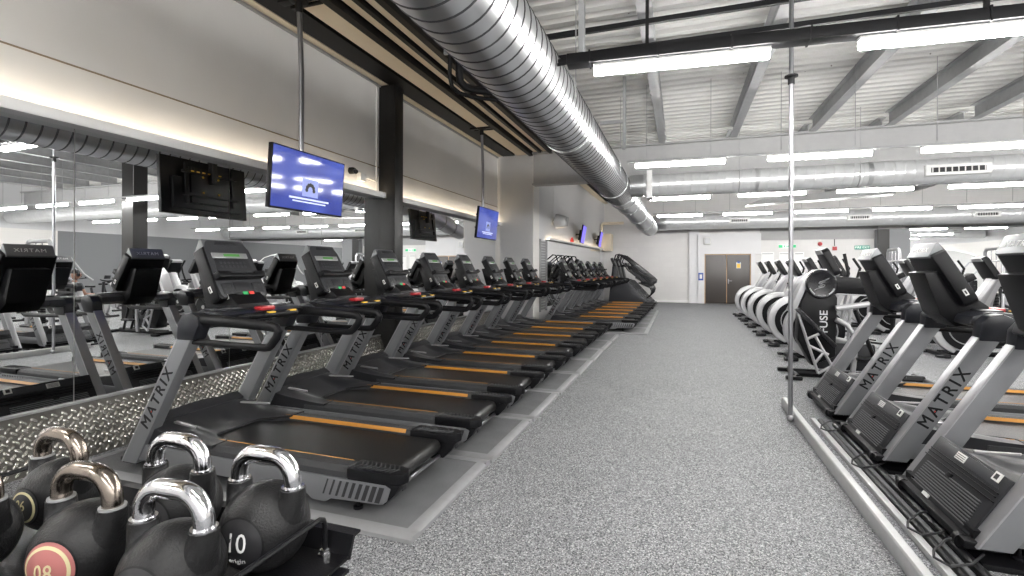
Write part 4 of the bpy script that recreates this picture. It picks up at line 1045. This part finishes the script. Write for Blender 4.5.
kettlebell('kettlebell', (-1.102, .640, TZ), R(3), .0865, 'bronze', '08', '08', 'black kettlebell with brown worn handle and round pink 08 label')
kettlebell('kettlebell', (-1.43, .775, TZ), R(0), .082, 'bronze', '06', '06', 'back row black kettlebell with brown worn handle and cream 06 label')
kettlebell('kettlebell', (-1.374, .585, TZ), R(6), .083, 'bronze', '06', '06', 'front row black kettlebell with brown handle, cut off by the frame edge')

t = empty('kettlebell_rack', (-1.20, .685, 0)); tag(t, 'black steel kettlebell rack with rod rails holding six kettlebells', 'rack')
for k, z in enumerate((TZ, .42)):
    m = MB(); m.ext(-.52, .52, -.26, .21, z - .006, z); m.prism([(.205, z - .006), (.225, z + .038), (.25, z + .038), (.25, z + .033), (.23, z + .032), (.214, z - .01)], -.52, .52, 'x'); m.prism([(-.26, z - .006), (-.30, z + .03), (-.30, z + .036), (-.262, z)], -.52, .52, 'x'); m.ext(-.52, .52, -.26, .21, z - .035, z - .028)
    m.build('tray', 'black', t)
    for s_ in (-1, 1):
        m = MB(); x = s_ * .466
        m.tube([(x, .197, z - .005), (x, .197, z + .065), (x, .192, z + .078), (x, .18, z + .084), (x, -.20, z + .084), (x, -.212, z + .08), (x, -.22, z + .068), (x, -.22, z - .005)], .0058, 8); rd = m.build('rail', 'black', t)
        m = MB()
        for y in (.197, -.22): m.lathe([(.015, 0), (.015, .006), (.011, .007), (.011, .014), (.006, .016), (0, .016)], 6, Matrix.Translation((x, y, z)))
        m.build('rail_nut', 'chrome', rd)
for s_ in (-1, 1):
    m = MB(); m.ext(s_ * .44 - .03, s_ * .44 + .03, .0, .05, 0, TZ - .03, .004); m.ext(s_ * .44 - .035, s_ * .44 + .035, -.28, .24, 0, .05, .006); m.build('leg', 'black', t)

# ------------------------------------------------------------------ across the room: column, machines, bikes, person
m = MB(); m.ext(5.27, 5.72, 9.5, 9.9, 0, DZ); struct(m.build('column_right', 'columnface', smooth=False))
t = MB(); t.ext(5.262, 5.27, 9.5, 9.78, 1.45, 1.85); o = tag(t.build('wall_sign', 'white'), 'white pictogram sign on the dark column across the room', 'sign')
m = MB(); m.ext(5.258, 5.262, 9.59, 9.69, 1.70, 1.80); m.ext(5.258, 5.262, 9.57, 9.71, 1.60, 1.66)
for y, z in ((9.54, 1.55), (9.70, 1.55), (9.62, 1.50)): m.ext(5.258, 5.262, y, y + .04, z, z + .04)
m.build('pictogram', 'ink', o)

def make_bike():
    t = empty('exercise_bike')
    m = MB(); m.tube([(0, -.25, .04), (0, .25, .04)], .03, 8); m.tube([(1.05, -.25, .04), (1.05, .25, .04)], .03, 8); m.tube([(0, 0, .05), (.5, 0, .25), (1.05, 0, .05)], .03, 8); m.tube([(.18, 0, .12), (.3, 0, .75), (.26, 0, 1.05)], .035, 10); m.tube([(.5, 0, .25), (.78, 0, .72), (.82, 0, .86)], .033, 10); m.tube([(.30, 0, .68), (.68, 0, .5)], .035, 8); m.build('frame', 'graphite', t)
    m = MB(); m.cyl((.26, -.03, .33), (.26, .03, .33), .24, 28); m.build('flywheel', 'galvdull', t)
    m = MB(); m.prism([(.14, .35), (.3, .48), (.58, .36), (.56, .24), (.28, .18)], .035, .09, 'y', .015); m.build('chain_guard', 'black', t)
    m = MB(); m.prism([(.66, -.03), (.72, -.035), (.95, -.10), (.95, .10), (.72, .035), (.66, .03)], .87, .93, 'z', .02); m.build('saddle', 'black', t)
    m = MB(); m.tube([(.1, -.18, 1.12), (.02, -.2, 1.10), (.02, -.06, 1.08), (.26, 0, 1.06), (.02, .06, 1.08), (.02, .2, 1.10), (.1, .18, 1.12)], .016, 8); m.build('handlebar', 'black', t)
    for s_ in (-1, 1):
        m = MB(); m.tube([(.54, s_ * .1, .30), (.54 + s_ * .12, s_ * .12, .30 - s_ * .1)], .012, 6); m.box((.54 + s_ * .12, s_ * .17, .30 - s_ * .1), (.1, .09, .02), .006); m.build('pedal', 'black', t)
    m = MB(); m.box((.1, 0, 1.19), (.03, .16, .11), .01, rot=Euler((0, R(-25), 0))); m.build('console', 'bezel', t)
    return t
BK = make_bike()
k = 0
for x in (6.7, 8.6, 10.6):
    for y in (6.8, 8.3, 9.8, 11.3, 12.8, 14.3):
        o = BK if k == 0 else dup(BK); o.location = (x, y, 0)
        tag(o, 'black exercise bike, %s of the %s bike row across the room' % (ORD[k % 6], 'inner' if x < 7 else 'middle' if x < 9 else 'farthest'), 'bike', 'exercise bikes across the room'); k += 1

def make_cable_machine():
    t = empty('cable_machine')
    m = MB(); m.tube([(0, -.5, .04), (0, .5, .04)], .04, 8); m.tube([(0, -.45, .04), (0, -.45, 2.0), (.0, -.38, 2.1), (0, .38, 2.1), (0, .45, 2.0), (0, .45, .04)], .045, 10); m.tube([(0, 0, .05), (1.1, 0, .05)], .04, 8); m.build('frame', 'silver', t)
    m = MB()
    for k in range(14): m.box((0, 0, .16 + k * .045), (.1, .34, .04), .006)
    m.build('weight_stack', 'black', t)
    m = MB(); m.cyl((0, -.12, .1), (0, -.12, 2.08), .012, 8); m.cyl((0, .12, .1), (0, .12, 2.08), .012, 8); m.build('guide_rod', 'chrome', t)
    m = MB(); m.box((.75, 0, .45), (.42, .36, .08), .03); m.cyl((.75, 0, .05), (.75, 0, .42), .035, 8); m.build('seat', 'black', t)
    m = MB(); m.box((.5, 0, .85), (.08, .34, .6), .03); m.build('back_pad', 'black', t)
    for s_ in (-1, 1):
        m = MB(); m.tube([(0, s_ * .4, 1.75), (.4, s_ * .45, 1.7), (.7, s_ * .42, 1.3), (.9, s_ * .4, 1.15)], .025, 8); m.build('press_arm', 'silverlight', t)
    return t
CM = make_cable_machine()
spots = [(5.3, 7.4, R(90), 'silver framed weight machine where the seated person trains'), (7.1, 4.6, R(120), 'silver framed weight machine with weight stack by the facing treadmills'), (6.4, 18.6, R(180), 'silver framed weight machine near the far wall mirror'), (9.0, 18.8, R(180), 'silver framed weight machine in the far corner'), (4.6, 19.0, R(180), 'silver framed weight machine between the far wall and cross trainers')]
for k, (x, y, a, lab) in enumerate(spots):
    o = CM if k == 0 else dup(CM); o.location = (x, y, 0); o.rotation_euler = (0, 0, a); tag(o, lab, 'weight machine', 'weight machines across the room')

# curved clear screen near the far mirror
t = empty('clear_screen', (7.0, 15.9, 0)); tag(t, 'clear curved topped screen standing among the far machines', 'screen')
arc = [(-.9, 1.0), (-.9, 2.0), (-.55, 2.02), (-.2, 1.98), (.15, 1.88), (.5, 1.65), (.75, 1.35), (.85, 1.0)]
m = MB(); m.prism(arc, -.008, .008, 'y'); m.build('acrylic_panel', 'glass', t, smooth=False)
m = MB(); m.tube([(a, 0, z) for a, z in arc[1:]], .018, 8); m.build('edge_tube', 'white', t)
m = MB(); m.tube([(-.9, 0, 0), (-.9, 0, 2.0)], .025, 8); m.tube([(.85, 0, 0), (.85, 0, 1.0)], .025, 8); m.tube([(-.9, -.3, .03), (-.9, .3, .03)], .025, 8); m.tube([(.85, -.3, .03), (.85, .3, .03)], .025, 8); m.build('stand', 'silver', t)

# a seated person seen in the mirror
def skinned(name, verts, edges, radii, mt, parent=None, sub=2):
    me = bpy.data.meshes.new(name); me.from_pydata([Vector(v) for v in verts], edges, []); me.update()
    o = bpy.data.objects.new(name, me); C.objects.link(o)
    sk = o.modifiers.new('s', 'SKIN'); sb = o.modifiers.new('b', 'SUBSURF'); sb.levels = sub; sb.render_levels = sub
    for i, r_ in enumerate(radii):
        r_ = r_ if isinstance(r_, tuple) else (r_, r_)
        me.skin_vertices[0].data[i].radius = r_; me.skin_vertices[0].data[i].use_root = (i == 0)
    dg = bpy.context.evaluated_depsgraph_get(); nm = bpy.data.meshes.new_from_object(o.evaluated_get(dg))
    bpy.data.objects.remove(o); nm.name = name
    nm.materials.clear(); nm.materials.append(M[mt]); nm.polygons.foreach_set('use_smooth', [True] * len(nm.polygons))
    return link(name, nm, parent)
P = empty('person', (5.3, 8.13, 0), R(90)); tag(P, 'person in grey shirt and headphones seated on the weight machine, seen in the mirror', 'person')
# local +x forward; pelvis at seat height
V = [(0, 0, .60), (0, 0, .80), (-.01, 0, 1.02), (0, 0, 1.10), (.02, 0, 1.17),
     (.0, -.19, 1.04), (.08, -.25, .80), (.30, -.20, .78), (.38, -.18, .78),
     (.0, .19, 1.04), (.08, .25, .80), (.30, .20, .78), (.38, .18, .78),
     (.06, -.10, .58), (.46, -.16, .58), (.44, -.16, .14), (.56, -.17, .06),
     (.06, .10, .58), (.46, .16, .58), (.44, .16, .14), (.56, .17, .06)]
E = [(0, 1), (1, 2), (2, 3), (3, 4), (2, 5), (5, 6), (6, 7), (7, 8), (2, 9), (9, 10), (10, 11), (11, 12), (0, 13), (13, 14), (14, 15), (15, 16), (0, 17), (17, 18), (18, 19), (19, 20)]
rad = [(.13, .15), (.12, .14), (.12, .15), .06, .055, .062, .045, .034, .026, .062, .045, .034, .026, .085, .062, .045, .035, .085, .062, .045, .035]
bd_ = skinned('body', V, E, rad, 'skin', P)
m = MB(); m.ball((.03, 0, 1.29), .105, (1.0, .80, 1.15)); m.ball((.14, 0, 1.275), .017, (1.2, .8, 1.3), 10)
for s_ in (-1, 1): m.ball((.02, s_ * .085, 1.28), .025, (.8, .4, 1.2), 10)
m.build('head', 'skin', P)
m = MB()
for s_ in (-1, 1): m.ball((.122, s_ * .035, 1.305), .010, n=10)
m.box((.132, 0, 1.225), (.012, .045, .008), .003); m.build('face_features', 'ink', P)
m = MB(); m.ball((.015, 0, 1.325), .112, (1.0, .84, .95)); bmesh.ops.delete(m.bm, geom=[v for v in m.bm.verts if v.co.z < 1.325 or (v.co.x > .1 and v.co.z < 1.35)], context='VERTS'); m.build('hair', 'black', P)
m = MB(); m.tube([(.02, .1 * math.cos(R(k)), 1.30 + .125 * math.sin(R(k))) for k in range(0, 181, 15)], .012, 8)
for s_ in (-1, 1): m.cyl((.02, s_ * .085, 1.285), (.02, s_ * .12, 1.285), .04, 14)
m.build('headphones', 'blackgloss', P)
skinned('shirt', V[:3] + [(0, 0, 1.075), V[5], (.05, -.225, .90), V[9], (.05, .225, .90)], [(0, 1), (1, 2), (2, 3), (2, 4), (4, 5), (2, 6), (6, 7)], [(.14, .165), (.135, .155), (.135, .165), .075, .075, .062, .075, .062], 'shirt', P)
skinned('shorts', [V[0], V[13], V[14], V[17], V[18]], [(0, 1), (1, 2), (0, 3), (3, 4)], [(.135, .155), .10, .075, .10, .075], 'ink', P)
for s_ in (-1, 1):
    m = MB(); m.box((.53, s_ * .165, .045), (.27, .10, .09), .035); m.build('shoe', 'sticker', P)
    for f in range(4):
        m = MB(); y = s_ * .18 + (f - 1.5) * .021
        m.tube([(.37, y, .785), (.41, y, .80), (.435 - .004 * abs(f - 1.5), y, .785), (.44, y, .765)], [.011, .010, .009, .007], 6); m.build('finger', 'skin', P)
    m = MB(); m.tube([(.35, s_ * .14, .78), (.385, s_ * .125, .79), (.42, s_ * .13, .785)], [.012, .011, .008], 6); m.build('thumb', 'skin', P)

# ------------------------------------------------------------------ world and colour management
w = bpy.data.worlds.new('world'); sc.world = w; w.use_nodes = True
w.node_tree.nodes['Background'].inputs[0].default_value = (.9, .93, 1, 1); w.node_tree.nodes['Background'].inputs[1].default_value = .3
sc.view_settings.view_transform = 'Standard'; sc.view_settings.look = 'None'
sc.view_settings.exposure = 2.6; sc.view_settings.gamma = 1.; sc.view_settings.use_curve_mapping = False
sc.cycles.max_bounces = 10; sc.cycles.diffuse_bounces = 5; sc.cycles.glossy_bounces = 6; sc.cycles.transmission_bounces = 6
sc.cycles.caustics_reflective = False; sc.cycles.caustics_refractive = False
sc.cycles.sample_clamp_indirect = 6
sc.cycles.use_denoising = True
